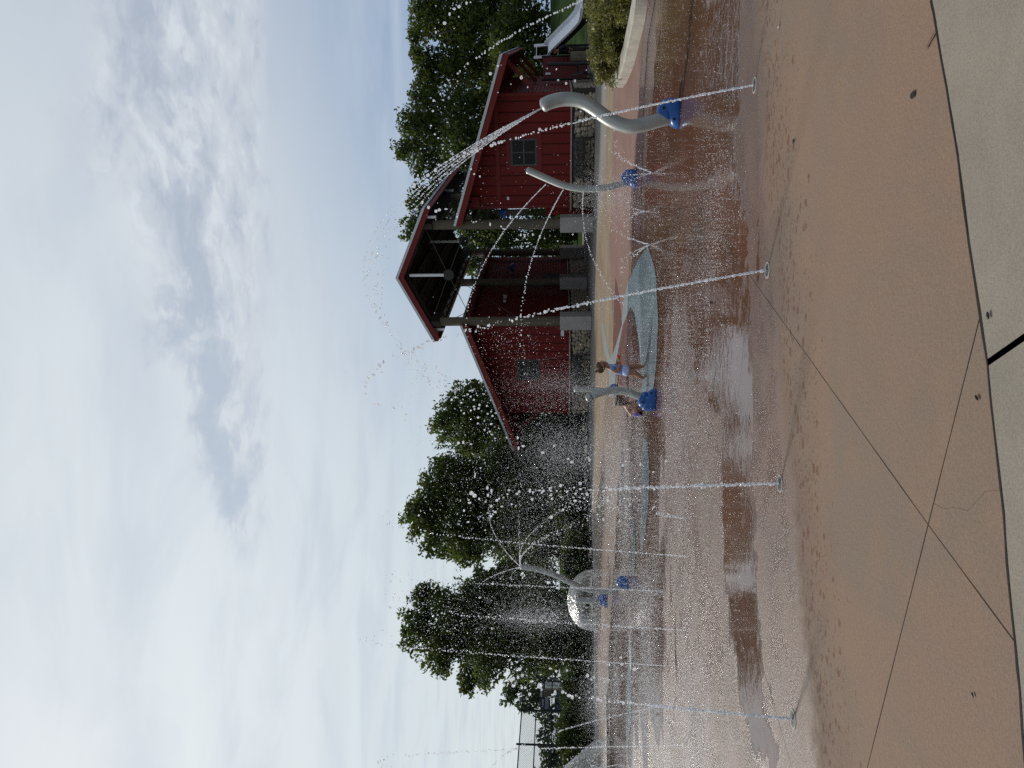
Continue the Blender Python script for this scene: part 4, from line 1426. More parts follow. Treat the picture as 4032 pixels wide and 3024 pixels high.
# soft veils of very fine spray
pts, rs = [], []
for (x0, x1, y0, y1, Y, dY, n_) in ((2040, 2420, 1640, 1900, 12.5, 1.2, 9000), (1980, 2420, 1430, 1600, 17.5, 1.2, 6000), (1900, 2330, 2360, 2500, 11.5, 0.8, 5000), (2260, 2420, 2620, 2900, 16.5, 1.2, 5000),
                                   (2290, 2560, 640, 900, 11.8, 0.9, 4000), (2330, 2520, 1500, 2300, 12.0, 2.0, 20000), (2310, 2450, 2200, 3100, 15.0, 2.0, 20000), (1900, 2330, 1650, 2600, 13.0, 2.0, 12000), (2420, 2640, 2000, 3000, 9.0, 1.0, 9000)):
    for _ in range(n_):
        p = P(random.gauss((x0 + x1) / 2, (x1 - x0) / 4), random.gauss((y0 + y1) / 2, (y1 - y0) / 4), Y + random.gauss(0, dY))
        if p.z > 0.02:
            pts.append(p); rs.append(random.uniform(0.0018, 0.0040))
tag(drops_obj('fine_spray', pts, rs, M['mist'], None, OCT, 0.1), 'soft veils of very fine spray drifting over the pad', 'fine spray', None, 'stuff')
# hopping droplets on the wet paving
pts, rs = [], []
while len(pts) < 75000:
    y_ = 5.9 + 14 * random.random() ** 1.1
    x_ = random.uniform(-0.56, 0.56) * y_
    if y_ > 16.4 - 0.6 * x_:
        continue
    left_ = min(max((2.7 - x_) / 3.3, 0.0), 1.0)
    lump = math.sin(x_ * 0.9 + 2 + math.sin(y_ * 1.1)) * math.sin(y_ * 1.5 + x_ * 0.3) * 0.5 + 0.5
    dens_ = (0.12 + 0.88 * left_) * (0.12 + 0.88 * lump ** 1.5) * min(1.0, (y_ - 5.8) / 1.2)
    if y_ < 7.2 and x_ < 1.0:
        dens_ *= 0.22
    if random.random() > dens_:
        continue
    pts.append((x_, y_, 0.006 + abs(random.gauss(0, 0.022)))); rs.append(random.uniform(0.0016, 0.0040) * (1.5 if random.random() < 0.04 else 1.0))
tag(drops_obj('splash_drops', pts, rs, M['mist'], None, OCT, 0.2), 'tiny splash droplets hopping on the wet paving', 'splash', None, 'stuff')

# ------------------------------------------------------------------ trees and shrubs


def leaves(name, blobs, n_per, size, mt, parent=None, origin=(0, 0, 0), clumps=16, inner=0.25, droop=0.2, aspect=0.5):
    """many small bent leaves gathered in clumps through the volume of the blobs (centre, radii)"""
    Cs, Ss = [], []
    for c_, r_ in blobs:
        r_ = np.array(r_ if hasattr(r_, '__len__') else (r_, r_, r_), float)
        nn = int(n_per * (r_[0] * r_[2]))
        if nn < 30:
            nn = 30
        ncl = max(6, int(clumps * (1 if r_[0] > 0.8 else 0.8)))
        dr = RNG.normal(size=(ncl, 3)); dr /= np.linalg.norm(dr, axis=1)[:, None]
        cc = dr * (RNG.random((ncl, 1)) ** 0.45) * 0.95
        which = RNG.integers(0, ncl, nn)
        pp_ = cc[which] + np.clip(RNG.normal(size=(nn, 3)), -1.7, 1.7) * 0.17
        Cs.append(np.asarray(c_, float)[None] + pp_ * r_)
        Ss.append(RNG.uniform(0.65, 1.25, nn) * size)
        ni = int(nn * inner)
        if ni:
            pp_ = RNG.uniform(-0.62, 0.62, size=(ni, 3))
            Cs.append(np.asarray(c_, float)[None] + pp_ * r_)
            Ss.append(RNG.uniform(1.2, 2.0, ni) * size)
    C_ = np.concatenate(Cs); s_ = np.concatenate(Ss)
    n_ = len(C_)
    a = RNG.normal(size=(n_, 3)); a[:, 2] -= droop; a /= np.linalg.norm(a, axis=1)[:, None]
    bb = RNG.normal(size=(n_, 3)); bb -= a * (a * bb).sum(1)[:, None]; bb /= np.linalg.norm(bb, axis=1)[:, None]
    nrm = np.cross(a, bb)
    L_, W_ = s_[:, None] * 0.5, s_[:, None] * 0.5 * aspect
    V = np.stack([C_ - a * L_, C_ + bb * W_ - nrm * s_[:, None] * 0.06, C_ + a * L_, C_ - bb * W_ - nrm * s_[:, None] * 0.06], 1)
    V -= np.asarray(origin, float)[None, None]
    Fa = np.arange(n_ * 4).reshape(-1, 4)
    return np_obj(name, V.reshape(-1, 3), Fa, mt, parent)


def tree(label, blobs_px, Y, size, n_per, mt, base_px, group, trunk_r=0.16, dyr=0.8, name='leafy_tree'):
    base = P(2330, base_px, Y); base.z = hill(base.x, base.y)
    t = thing(name, label, 'tree', base, 0, group)
    bl = []
    for x_, y_, r_ in blobs_px:
        yy = Y + random.uniform(-dyr, dyr) * r_ * Y / F
        p = P(x_, y_, yy)
        R_ = r_ * yy / F * 1.08
        if p.z - R_ * 0.6 < base.z:
            p.z = base.z + R_ * 0.6
        bl.append((p, (R_, R_ * 1.05, R_ * 0.95)))
    leaves('crown', bl, n_per, size, mt, t, base)
    b_ = MB()
    top = max((q_[0] for q_ in bl), key=lambda v: v.z)
    cen = sum((q_[0] for q_ in bl), Vector()) / len(bl)
    fork = Vector((base.x * 0.6 + cen.x * 0.4, base.y, base.z + (cen.z - base.z) * 0.55))
    b_.tube([base - base, (base.lerp(fork, 0.5) - base) + Vector((0.08, 0, 0)), fork - base], [trunk_r * 1.25, trunk_r, trunk_r * 0.8], 9)
    for c_, r_ in bl:
        mid_ = fork.lerp(c_, 0.55) + Vector((0, 0, -0.12 * (c_ - fork).length))
        b_.tube([fork - base, mid_ - base, c_ - base], [trunk_r * 0.5, trunk_r * 0.28, trunk_r * 0.10], 6)
    b_.build('trunk', M['bark'], t, smooth=True)
    return t


GT = 'dark leafy trees around the splash pad'
tree('leafy tree rising just behind the left end of the barn roof', [(1815, 1600, 88), (1785, 1680, 92), (1745, 1650, 45), (1885, 1555, 90), (1900, 1690, 120), (1990, 1640, 110), (2040, 1760, 120), (1855, 1745, 80), (2130, 1650, 110), (2150, 1760, 110)],
     44, 0.24, 560, M['leaf2'], 1650, GT)
tree('biggest dark tree in the middle, broad crown hanging to the hedge', [(1668, 2045, 85), (1640, 2010, 55), (1700, 1950, 90), (1735, 2130, 85), (1775, 1860, 92), (1800, 1980, 130), (1835, 2130, 100), (1890, 1880, 130), (1930, 2040, 150), (1985, 1800, 80),
      (2040, 1860, 140), (2060, 2010, 150), (2080, 2150, 125), (2150, 1790, 95), (2180, 1930, 140), (2200, 2100, 130)], 39, 0.22, 800, M['leaf2'], 1960, GT, 0.2)
tree('rounded dark tree behind the glassy water dome', [(1690, 2360, 72), (1655, 2330, 40), (1650, 2450, 75), (1630, 2520, 60), (1720, 2580, 90), (1780, 2410, 115), (1790, 2510, 115), (1860, 2640, 85), (1840, 2700, 40), (1900, 2370, 115), (1910, 2290, 70), (1920, 2480, 140),
      (1930, 2600, 100), (2020, 2400, 130), (2040, 2530, 140), (2000, 2270, 80), (2140, 2430, 130), (2150, 2560, 120), (2130, 2300, 100)], 32, 0.19, 860, M['leaf2'], 2470, GT, 0.2)
tree('hazy small tree in the distance between fence and rounded tree', [(2010, 2745, 42), (2045, 2690, 55), (2020, 2700, 40), (2065, 2770, 40), (2100, 2720, 55), (2120, 2660, 55), (2160, 2650, 55), (2110, 2780, 35)], 62, 0.34, 190, M['leaf3'], 2710, GT)
GR = 'tall trees behind the barn'
RN = 300
tree('tall airy tree at the far right corner of the view', [(1655, 35, 70), (1690, 110, 80), (1740, 60, 95), (1640, 150, 45), (1790, 130, 100), (1850, 40, 120), (1890, 150, 120), (1980, 60, 120), (1740, -60, 110), (1900, -80, 150)], 54, 0.27, RN, M['leaf1'], 60, GR, 0.3)
tree('tall tree to the right of the barn roof corner', [(1680, 240, 75), (1640, 215, 40), (1740, 300, 95), (1670, 340, 70), (1800, 220, 100), (1860, 310, 110), (1950, 230, 120), (2000, 330, 110)], 57, 0.28, RN, M['leaf1'], 280, GR, 0.3)
tree('highest tree crown directly above the right barn wing', [(1640, 500, 80), (1610, 580, 62), (1585, 610, 35), (1680, 430, 85), (1700, 540, 105), (1690, 650, 85), (1660, 390, 45), (1800, 450, 130), (1820, 570, 120), (1880, 640, 110), (1960, 480, 140)], 56, 0.28, RN, M['leaf1'], 530, GR, 0.3)
tree('tree crown peeping over the ridge of the middle barn roof', [(1640, 770, 50), (1620, 800, 32), (1625, 880, 45), (1600, 925, 28), (1690, 790, 75), (1690, 890, 75), (1780, 830, 100), (1880, 900, 110), (1760, 720, 80)], 58, 0.28, RN, M['leaf1'], 840, GR, 0.3)
tree('tree seen through the open middle of the barn', [(1880, 960, 85), (1860, 1050, 48), (1975, 900, 105), (2060, 1000, 110), (2150, 880, 110), (2200, 1000, 95), (2220, 860, 80), (1960, 1060, 70)], 60, 0.27, RN, M['leaf1'], 930, GR, 0.25)
tree('dark low tree in the shade at the right above the lawn', [(2040, 40, 110), (2080, 150, 110), (2090, 260, 110), (2030, 340, 120), (2120, 330, 90), (2120, 60, 70), (2130, 180, 60), (2000, 150, 120), (2080, 420, 110), (2140, 460, 100)], 50, 0.26, 240, M['leaf1'], 180, GR, 0.2)
GH = 'distant treetops behind the wire fence'
for lab, bl in (('distant treetop just left of the navy banner', [(2150, 2850, 42), (2165, 2800, 40), (2190, 2870, 45)]),
                ('distant treetop in the gap between the fence posts', [(2140, 2910, 40), (2165, 2950, 42), (2200, 2920, 45)]),
                ('distant treetop at the far left edge behind the fence', [(2160, 3010, 45), (2150, 3060, 45), (2195, 2990, 40)])):
    tree(lab, bl, 82, 0.5, 70, M['leaf3'], bl[0][1], GH)


def shrub(label, u_y, Y, w_, h_, mt, size, n_per, group, dy=0.0, name='shrub'):
    """rounded shrub: u_y = photo row of its middle"""
    c_ = P(2250, u_y, Y)
    t = thing(name, label, 'shrub', (c_.x, Y, hill(c_.x, Y) + 0.0), 0, group)
    bl = []
    for _ in range(9):
        a_ = random.uniform(0, 6.28)
        q_ = random.uniform(0.0, 0.62)
        bl.append((Vector((math.cos(a_) * q_ * w_ / 2, math.sin(a_) * q_ * w_ / 2, h_ * random.uniform(0.28, 0.66))), (w_ * 0.26, w_ * 0.26, h_ * 0.34)))
    leaves('foliage', bl, n_per, size, mt, t, (0, 0, 0), 14, 0.5, 0.0, 0.55)
    b_ = MB()
    for k in range(7):
        a_ = k * 0.9
        b_.tube([(0.05 * math.cos(a_), 0.05 * math.sin(a_), -0.02), (0.2 * w_ * math.cos(a_), 0.2 * w_ * math.sin(a_), h_ * 0.4), (0.32 * w_ * math.cos(a_), 0.32 * w_ * math.sin(a_), h_ * 0.72)], [0.03, 0.018, 0.006], 5)
    b_.build('stem', M['bark'], t)
    return t


GB = 'yellow green shrubs in the kerbed bed'
shrub('yellow green rounded shrub at the near tip of the kerbed bed', 190, 15.6, 1.75, 0.92, M['leafb'], 0.055, 8500, GB)
shrub('largest yellow green shrub in the kerbed bed, right of the tip', 80, 14.9, 2.1, 1.0, M['leafb'], 0.055, 8500, GB)
shrub('yellow green shrub cut off by the right edge of the view', -40, 13.9, 2.2, 0.95, M['leafb'], 0.055, 8000, GB)
shrub('yellow green shrub at the back of the kerbed bed', 40, 16.8, 2.4, 1.0, M['leafb'], 0.06, 7000, GB)
GG = 'dark hedge shrubs along the far side of the pad'
for lab, uy, Y, w_, h_ in (('dark shrub behind the leaping sheet of water at the left edge', 3010, 27.8, 2.4, 1.55),
                           ('broad dark shrub under the wire fence', 2915, 29.2, 2.9, 1.75),
                           ('broad dark shrub in front of the blue boxes', 2815, 30.2, 2.8, 1.55),
                           ('dark shrub left of the rounded tree, below the beige shed', 2715, 30.6, 2.5, 1.4),
                           ('dark shrub at the foot of the rounded tree', 2610, 31.0, 2.6, 1.45),
                           ('dark shrub behind the low half of the water dome', 2480, 31.5, 2.9, 1.5),
                           ('dark shrub between the water dome and the sprinkler pipe', 2350, 31.8, 2.6, 1.3),
                           ('dark shrub right of the sprinkler pipe', 2230, 32.3, 2.4, 1.5),
                           ('dark rounded shrub below the middle of the biggest tree', 2140, 33.0, 2.7, 1.55),
                           ('tall dark shrub below the right part of the biggest tree', 2000, 35.0, 3.0, 2.2),
                           ('tall dark shrub below the left barn roof end, by the biggest tree', 1870, 36.5, 3.2, 2.4),
                           ('tall dark shrub touching the left end wall of the barn', 1740, 38.5, 3.4, 2.6),
                           ('dark shrub close to the left barn corner', 1655, 39.5, 2.6, 2.2)):
    shrub(lab, uy, Y, w_, h_, M['leafh'], 0.115, 1900, GG)

for lab, s_, b_ in (('dark shrub behind the open barn passage, left one', -0.6, 16.5), ('dark shrub behind the open barn passage, right one', 2.2, 17.5)):
    q_ = BP(s_, b_)
    t_ = shrub(lab, 1000, 20, 3.4, 2.0, M['leafh'], 0.15, 900, 'shrubs behind the barn')
    t_.location = (q_.x, q_.y, -0.02)

# ------------------------------------------------------------------ wire fence and things behind it
FD = Vector((1.3, 5.4, 0)).normalized()
FO = Vector((-14.9, 28.1, 0)) - FD * 5.5
fence = thing('chain_link_fence', 'tall black chain link fence at the left behind the hedge', 'fence', FO)
FL, FHt = 19.0, 3.1
b = MB()
for k, q_ in enumerate(np.arange(0.6, FL, 2.05)):
    p = FD * q_
    b = MB()
    b.tube([(p.x, p.y, -0.05), (p.x, p.y, FHt + 0.12)], 0.045, 8)
    b.build('post', M['black'], fence)
for z_ in (FHt, 2.48, 1.80):
    b = MB()
    e_ = FD * FL
    b.tube([(0, 0, z_), (e_.x, e_.y, z_)], 0.026, 6)
    b.build('rail', M['black'], fence)
b = MB()
q_ = -FHt
while q_ < FL:
    for sg in (1, -1):
        a0, a1 = (q_, q_ + FHt)
        z0_, z1_ = (0.0, FHt) if sg > 0 else (FHt, 0.0)
        if a0 < 0:
            z0_ += (z1_ - z0_) * (-a0 / FHt); a0 = 0
        if a1 > FL:
            z1_ = z0_ + (z1_ - z0_) * ((FL - a0) / (a1 - a0)); a1 = FL
        if a1 - a0 > 0.05:
            pa, pb = FD * a0, FD * a1
            b.tube([(pa.x, pa.y, z0_), (pb.x, pb.y, z1_)], 0.0042, 3, False)
    q_ += 0.095
b.build('wire_mesh', M['black'], fence)


def plain_box(name, label, cat, px0, px1, Y, depth, mt, group=None, zfloor=True):
    """a box standing on the ground whose front spans the photo rectangle px0..px1 at distance Y"""
    a_, c_ = P(px0[0], px0[1], Y), P(px1[0], px1[1], Y)
    x0, x1 = min(a_.x, c_.x), max(a_.x, c_.x)
    z1 = max(a_.z, c_.z)
    z0 = min(a_.z, c_.z)
    t = thing(name, label, cat, ((x0 + x1) / 2, Y, 0), 0, group)
    return t, x1 - x0, z0, z1


t_, w_, z0, z1 = plain_box('storage_shed', 'small beige storage shed beyond the fence', 'shed', (2134, 2716), (2173, 2744), 52, 1, 'beige')
b = MB(); b.box((0, 0.5, (z1 - 0.0) / 2), (w_, 0.98, z1 - 0.02)); b.build('wall', M['beige'], t_)
b = MB()
for i in range(7):
    b.box((-w_ / 2 + (i + 0.5) * w_ / 7, -0.012, z1 / 2), (0.02, 0.02, z1 - 0.1))
b.build('slat', M['bark'], t_)
b = MB(); b.box((0, 0.5, z1 + 0.05), (w_ + 0.2, 1.2, 0.1)); b.build('roof', M['metalroof'], t_)
b = MB(); b.box((0.10, -0.02, z1 * 0.52), (0.24, 0.03, 0.5)); b.build('window', M['hole'], t_)
t_, w_, z0, z1 = plain_box('banner', 'navy banner with two lines of pale script on posts beyond the fence', 'banner', (2127, 2748), (2167, 2792), 50, 1, 'navy')
b = MB(); b.box((0, 0, (z0 + z1) / 2), (w_, 0.03, z1 - z0)); ban = b.build('cloth', M['navy'], t_)
b = MB(); b.box((0, -0.0175, z0 + (z1 - z0) * 0.24), (w_, 0.004, 0.03)); b.build('stripe', M['white'], t_)
for s_ in (-1, 1):
    b = MB(); b.tube([(s_ * (w_ / 2 + 0.03), 0.03, 0), (s_ * (w_ / 2 + 0.03), 0.03, z1 + 0.05)], 0.03, 8); b.build('post', M['black'], t_)
for i, tx in enumerate(('Norley', 'Homeland')):
    cu = bpy.data.curves.new('lettering', 'FONT')
    cu.body = tx
    cu.size = 0.20
    cu.shear = 0.3
    cu.extrude = 0.003
    cu.align_x = 'CENTER'
    cu.materials.append(M['white'])
    o0 = bpy.data.objects.new('lettering_curve', cu)
    me_ = bpy.data.meshes.new_from_object(o0)
    o = bpy.data.objects.new('lettering', me_)
    bpy.data.objects.remove(o0)
    COL.objects.link(o)
    o.parent = t_
    o.location = (0.02, -0.022, z1 - 0.24 - i * 0.21)
    o.rotation_euler = (math.pi / 2, 0, 0)
for lab, pa_, pb_, Y, mt in (('larger blue grey utility box behind the hedge', (2190, 2738), (2250, 2770), 44, 'greyblue'),
                             ('smaller blue grey utility box with a pale post beside it', (2187, 2773), (2206, 2798), 44, 'greyblue'),
                             ('pale grey utility box right of the beige shed', (2145, 2692), (2174, 2711), 50, 'steel')):
    t_, w_, z0, z1 = plain_box('utility_box', lab, 'utility box', pa_, pb_, Y, 1, mt, 'utility boxes beyond the fence')
    b = MB(); b.box((0, 0.35, z1 / 2), (w_, 0.68, z1)); b.build('cabinet', M[mt], t_, bevel=0.02)
    b = MB(); b.box((0, 0.35, z1 + 0.03), (w_ + 0.08, 0.78, 0.06)); b.build('lid', M['black'], t_)
    b = MB(); b.box((w_ * 0.18, -0.005, z1 * 0.5), (0.02, 0.02, z1 * 0.9)); b.box((w_ * 0.25, -0.01, z1 * 0.55), (0.03, 0.03, 0.14)); b.build('door', M['black'], t_)
t_ = thing('canopy_tent', 'tiny white peaked canopy far behind the fence at the left', 'canopy', P(2187, 2902, 64) * 1.0)
t_.location.z = 0
zt_ = P(2165, 2902, 64).z
b = MB(); b.add([(-0.55, -0.55, zt_ - 0.5), (0.55, -0.55, zt_ - 0.5), (0.55, 0.55, zt_ - 0.5), (-0.55, 0.55, zt_ - 0.5), (0, 0, zt_), (0, 0, zt_ - 0.42)],
               [(0, 1, 4), (1, 2, 4), (2, 3, 4), (3, 0, 4), (1, 0, 5), (2, 1, 5), (3, 2, 5), (0, 3, 5)]); b.build('roof', M['white'], t_)
for sx in (-0.5, 0.5):
    for sy in (-0.5, 0.5):
        b = MB(); b.tube([(sx, sy, 0), (sx, sy, zt_ - 0.49)], 0.03, 6); b.build('leg', M['steel'], t_)

# ------------------------------------------------------------------ people


def skin_mesh(name, joints, bones, mt, parent=None, root=None, sub=2, grow=1.24):
    """one continuous surface grown round connected joints {name: ((x,y,z), radius)}"""
    keys = list(joints)
    me = bpy.data.meshes.new(name)
    me.from_pydata([joints[k_][0] for k_ in keys], [(keys.index(a_), keys.index(c_)) for a_, c_ in bones], [])
    me.materials.append(mt)
    o = bpy.data.objects.new(name, me)
    COL.objects.link(o)
    if parent is not None:
        o.parent = parent
    sk = o.modifiers.new('skin', 'SKIN')
    sk.use_smooth_shade = True
    sk.branch_smoothing = 0.3
    lay = me.skin_vertices[0].data
    for i, k_ in enumerate(keys):
        r_ = joints[k_][1]
        r_ = (r_, r_) if not hasattr(r_, '__len__') else r_
        lay[i].radius = (r_[0] * grow, r_[1] * grow)
        lay[i].use_root = (k_ == (root or keys[0]))
    sb = o.modifiers.new('sub', 'SUBSURF')
    sb.levels = sb.render_levels = sub
    return o


def fingers(J, Bn, tag_, palm, fwd, side, ln=0.028, curl=(0, 0, -1), r_=0.0055):
    fwd, side, curl = Vector(fwd).normalized(), Vector(side).normalized(), Vector(curl)
    p0 = Vector(J[palm][0])
    for i, (off, l_) in enumerate(((-1.5, 0.85), (-0.5, 1.0), (0.5, 0.95), (1.5, 0.75))):
        a_ = p0 + fwd * 0.018 + side * off * 0.0085
        m_ = a_ + fwd * ln * 0.5 * l_ + curl * ln * 0.12
        e_ = m_ + fwd * ln * 0.35 * l_ + curl * ln * 0.45
        J['%s_f%da' % (tag_, i)] = (tuple(m_), r_)
        J['%s_f%db' % (tag_, i)] = (tuple(e_), r_ * 0.8)
        Bn += [(palm, '%s_f%da' % (tag_, i)), ('%s_f%da' % (tag_, i), '%s_f%db' % (tag_, i))]
    a_ = p0 + side * 0.016 + fwd * 0.004
    e_ = a_ + side * 0.006 + fwd * 0.018
    J[tag_ + '_t'] = (tuple(e_), r_)
    Bn.append((palm, tag_ + '_t'))


# the running toddler: x is the running direction, y away from the camera
g = G(2546, 1451)
kid = thing('person', 'small child in a blue shirt walking across the wet pad with a red toy', 'person', g)
J = {
    'pelvis': ((-0.040, 0, 0.385), 0.058), 'waist': ((-0.018, 0, 0.47), 0.054), 'chest': ((0.015, 0, 0.575), 0.058), 'neck': ((0.040, 0, 0.652), 0.030),
    'jaw': ((0.062, 0, 0.690), 0.052), 'head': ((0.048, 0, 0.768), (0.084, 0.092)), 'crown': ((0.032, 0, 0.832), (0.055, 0.060)),
    'nose': ((0.143, 0, 0.742), 0.010), 'ear_n': ((0.042, -0.090, 0.745), 0.014), 'ear_f': ((0.042, 0.090, 0.745), 0.014), 'chin': ((0.112, 0, 0.694), 0.020),
    'sh_n': ((-0.002, -0.085, 0.617), 0.036), 'el_n': ((-0.062, -0.108, 0.515), 0.030), 'wr_n': ((0.025, -0.100, 0.462), 0.023), 'pa_n': ((0.055, -0.090, 0.460), 0.020),
    'sh_f': ((0.030, 0.085, 0.617), 0.033), 'el_f': ((0.050, 0.110, 0.520), 0.026), 'wr_f': ((0.105, 0.060, 0.492), 0.018), 'pa_f': ((0.132, 0.035, 0.492), 0.017),
    'hip_n': ((-0.060, -0.048, 0.350), 0.064), 'kn_n': ((-0.072, -0.052, 0.210), 0.044), 'ca_n': ((-0.125, -0.052, 0.140), 0.036), 'an_n': ((-0.172, -0.052, 0.066), 0.024), 'ft_n': ((-0.128, -0.056, 0.030), 0.022), 'to_n': ((-0.095, -0.058, 0.014), 0.014),
    'hip_f': ((-0.010, 0.048, 0.345), 0.062), 'kn_f': ((0.036, 0.050, 0.205), 0.043), 'ca_f': ((0.030, 0.050, 0.130), 0.036), 'an_f': ((0.042, 0.050, 0.046), 0.024), 'ft_f': ((0.085, 0.050, 0.018), 0.019), 'to_f': ((0.120, 0.050, 0.014), 0.013),
}
Bn = [('pelvis', 'waist'), ('waist', 'chest'), ('chest', 'neck'), ('neck', 'jaw'), ('jaw', 'head'), ('head', 'crown'), ('head', 'nose'), ('head', 'ear_n'), ('head', 'ear_f'), ('jaw', 'chin'),
      ('chest', 'sh_n'), ('sh_n', 'el_n'), ('el_n', 'wr_n'), ('wr_n', 'pa_n'), ('chest', 'sh_f'), ('sh_f', 'el_f'), ('el_f', 'wr_f'), ('wr_f', 'pa_f'),
      ('pelvis', 'hip_n'), ('hip_n', 'kn_n'), ('kn_n', 'ca_n'), ('ca_n', 'an_n'), ('an_n', 'ft_n'), ('ft_n', 'to_n'),
      ('pelvis', 'hip_f'), ('hip_f', 'kn_f'), ('kn_f', 'ca_f'), ('ca_f', 'an_f'), ('an_f', 'ft_f'), ('ft_f', 'to_f')]
fingers(J, Bn, 'n', 'pa_n', (1, 0.3, 0), (0, 0, 1), 0.030, (0, 0.5, -0.4))
fingers(J, Bn, 'f', 'pa_f', (1, -0.4, 0), (0, 0, 1), 0.030, (0, -0.4, -0.4))
body = skin_mesh('body', J, Bn, M['skin'], kid, 'pelvis')
SJ = {'hem': ((-0.042, 0, 0.355), 0.088), 'waist': ((-0.018, 0, 0.48), 0.082), 'chest': ((0.014, 0, 0.575), 0.080), 'collar': ((0.030, 0, 0.632), 0.048),
      'sh_n': ((-0.002, -0.085, 0.615), 0.045), 'sl_n': ((-0.046, -0.104, 0.545), 0.040), 'sh_f': ((0.030, 0.085, 0.615), 0.045), 'sl_f': ((0.044, 0.106, 0.550), 0.040)}
skin_mesh('shirt', SJ, [('hem', 'waist'), ('waist', 'chest'), ('chest', 'collar'), ('chest', 'sh_n'), ('sh_n', 'sl_n'), ('chest', 'sh_f'), ('sh_f', 'sl_f')], M['shirt'], kid, 'chest')
SJ = {'waist': ((-0.028, 0, 0.465), 0.084), 'pelvis': ((-0.042, 0, 0.375), 0.086), 'hip_n': ((-0.062, -0.050, 0.345), 0.080), 'th_n': ((-0.067, -0.051, 0.285), 0.074),
      'hip_f': ((-0.008, 0.050, 0.340), 0.080), 'th_f': ((0.008, 0.050, 0.290), 0.072)}
skin_mesh('shorts', SJ, [('waist', 'pelvis'), ('pelvis', 'hip_n'), ('hip_n', 'th_n'), ('pelvis', 'hip_f'), ('hip_f', 'th_f')], M['shorts'], kid, 'pelvis')
# hair: a cap of the head's back and top, with a small tuft
b = MB()
vs, fs = [], []
nu, nv = 20, 10
for j in range(nv + 1):
    for k in range(nu):
        ph = 2 * math.pi * k / nu
        front = 0.5 + 0.5 * math.cos(ph)
        th = (j / nv) * (math.pi * (0.68 - 0.34 * front))
        wob = 1 + 0.03 * math.sin(9 * ph + j)
        vs.append((0.036 + 0.100 * wob * math.sin(th) * math.cos(ph), 0.098 * wob * math.sin(th) * math.sin(ph), 0.768 + 0.098 * wob * math.cos(th)))
for j in range(nv):
    for k in range(nu):
        fs.append((j * nu + k, (j + 1) * nu + k, (j + 1) * nu + (k + 1) % nu, j * nu + (k + 1) % nu))
b.add(vs, fs)
b.tube([(-0.03, 0, 0.84), (-0.062, 0, 0.868), (-0.078, 0, 0.85)], [0.018, 0.016, 0.006], 8)
b.ell((-0.05, -0.02, 0.79), (0.035, 0.05, 0.05), 10, 8)
b.build('hair', M['hair'], kid, smooth=True)
for sy in (-1, 1):
    b = MB(); b.ell((0.124, sy * 0.034, 0.764), (0.009, 0.012, 0.010), 10, 6); b.build('eye', M['eye'], kid, smooth=True)
b = MB(); b.ell((0.131, 0, 0.708), (0.008, 0.020, 0.006), 10, 6); b.build('mouth', M['lips'], kid, smooth=True)
# toy held in both hands
tt = thing('water_toy', 'red and yellow green water toy held by the walking child', 'toy', g + Vector((0.085, -0.03, 0.482)))
b = MB(); b.lathe([(0.008, 0.0), (0.026, 0.004), (0.030, 0.03), (0.024, 0.055), (0.010, 0.06)], 14); o = b.build('nozzle', M['toyred'], tt, smooth=True); o.location = (0.085, 0, 0); o.rotation_euler = (0, rad(90), 0)
b = MB(); b.lathe([(0.016, 0.0), (0.020, 0.02), (0.018, 0.06)], 14); o = b.build('barrel', M['toygreen'], tt, smooth=True); o.location = (0.028, 0, 0); o.rotation_euler = (0, rad(90), 0)
b = MB(); b.box((0.01, 0, -0.004), (0.04, 0.034, 0.05)); b.beam((0.0, 0, -0.02), (-0.014, 0, -0.055), 0.022, 0.026); b.build('grip', M['toyred'], tt, bevel=0.006)

# the crouching child behind the hooked pipe
g = G(2543, 1604)
kid2 = thing('person', 'crouching child with brown hair and purple shorts behind the hooked pipe', 'person', g)
kid2.scale = (1.02, 1.02, 1.02)
kid2.location.x -= 0.05
J = {
    'pelvis': ((-0.055, 0, 0.185), 0.068), 'waist': ((-0.045, 0, 0.262), 0.060), 'chest': ((0.020, 0, 0.338), 0.064), 'neck': ((0.105, 0, 0.372), 0.032),
    'jaw': ((0.155, 0, 0.360), 0.052), 'head': ((0.180, 0, 0.412), (0.088, 0.090)), 'crown': ((0.190, 0, 0.468), (0.056, 0.060)), 'nose': ((0.268, 0, 0.372), 0.010),
    'sh_n': ((0.070, -0.085, 0.340), 0.036), 'el_n': ((0.058, -0.125, 0.200), 0.028), 'wr_n': ((0.110, -0.100, 0.105), 0.019), 'pa_n': ((0.128, -0.090, 0.080), 0.018),
    'sh_f': ((0.070, 0.085, 0.340), 0.036), 'el_f': ((0.120, 0.115, 0.220), 0.028), 'wr_f': ((0.180, 0.070, 0.130), 0.019), 'pa_f': ((0.200, 0.055, 0.110), 0.018),
    'hip_n': ((-0.050, -0.060, 0.170), 0.066), 'kn_n': ((0.105, -0.075, 0.215), 0.048), 'ca_n': ((0.050, -0.072, 0.115), 0.040), 'an_n': ((-0.015, -0.070, 0.048), 0.026), 'to_n': ((0.075, -0.075, 0.016), 0.017),
    'hip_f': ((-0.050, 0.060, 0.170), 0.066), 'kn_f': ((0.105, 0.075, 0.215), 0.048), 'ca_f': ((0.050, 0.072, 0.115), 0.040), 'an_f': ((-0.015, 0.070, 0.048), 0.026), 'to_f': ((0.075, 0.075, 0.016), 0.017),
}
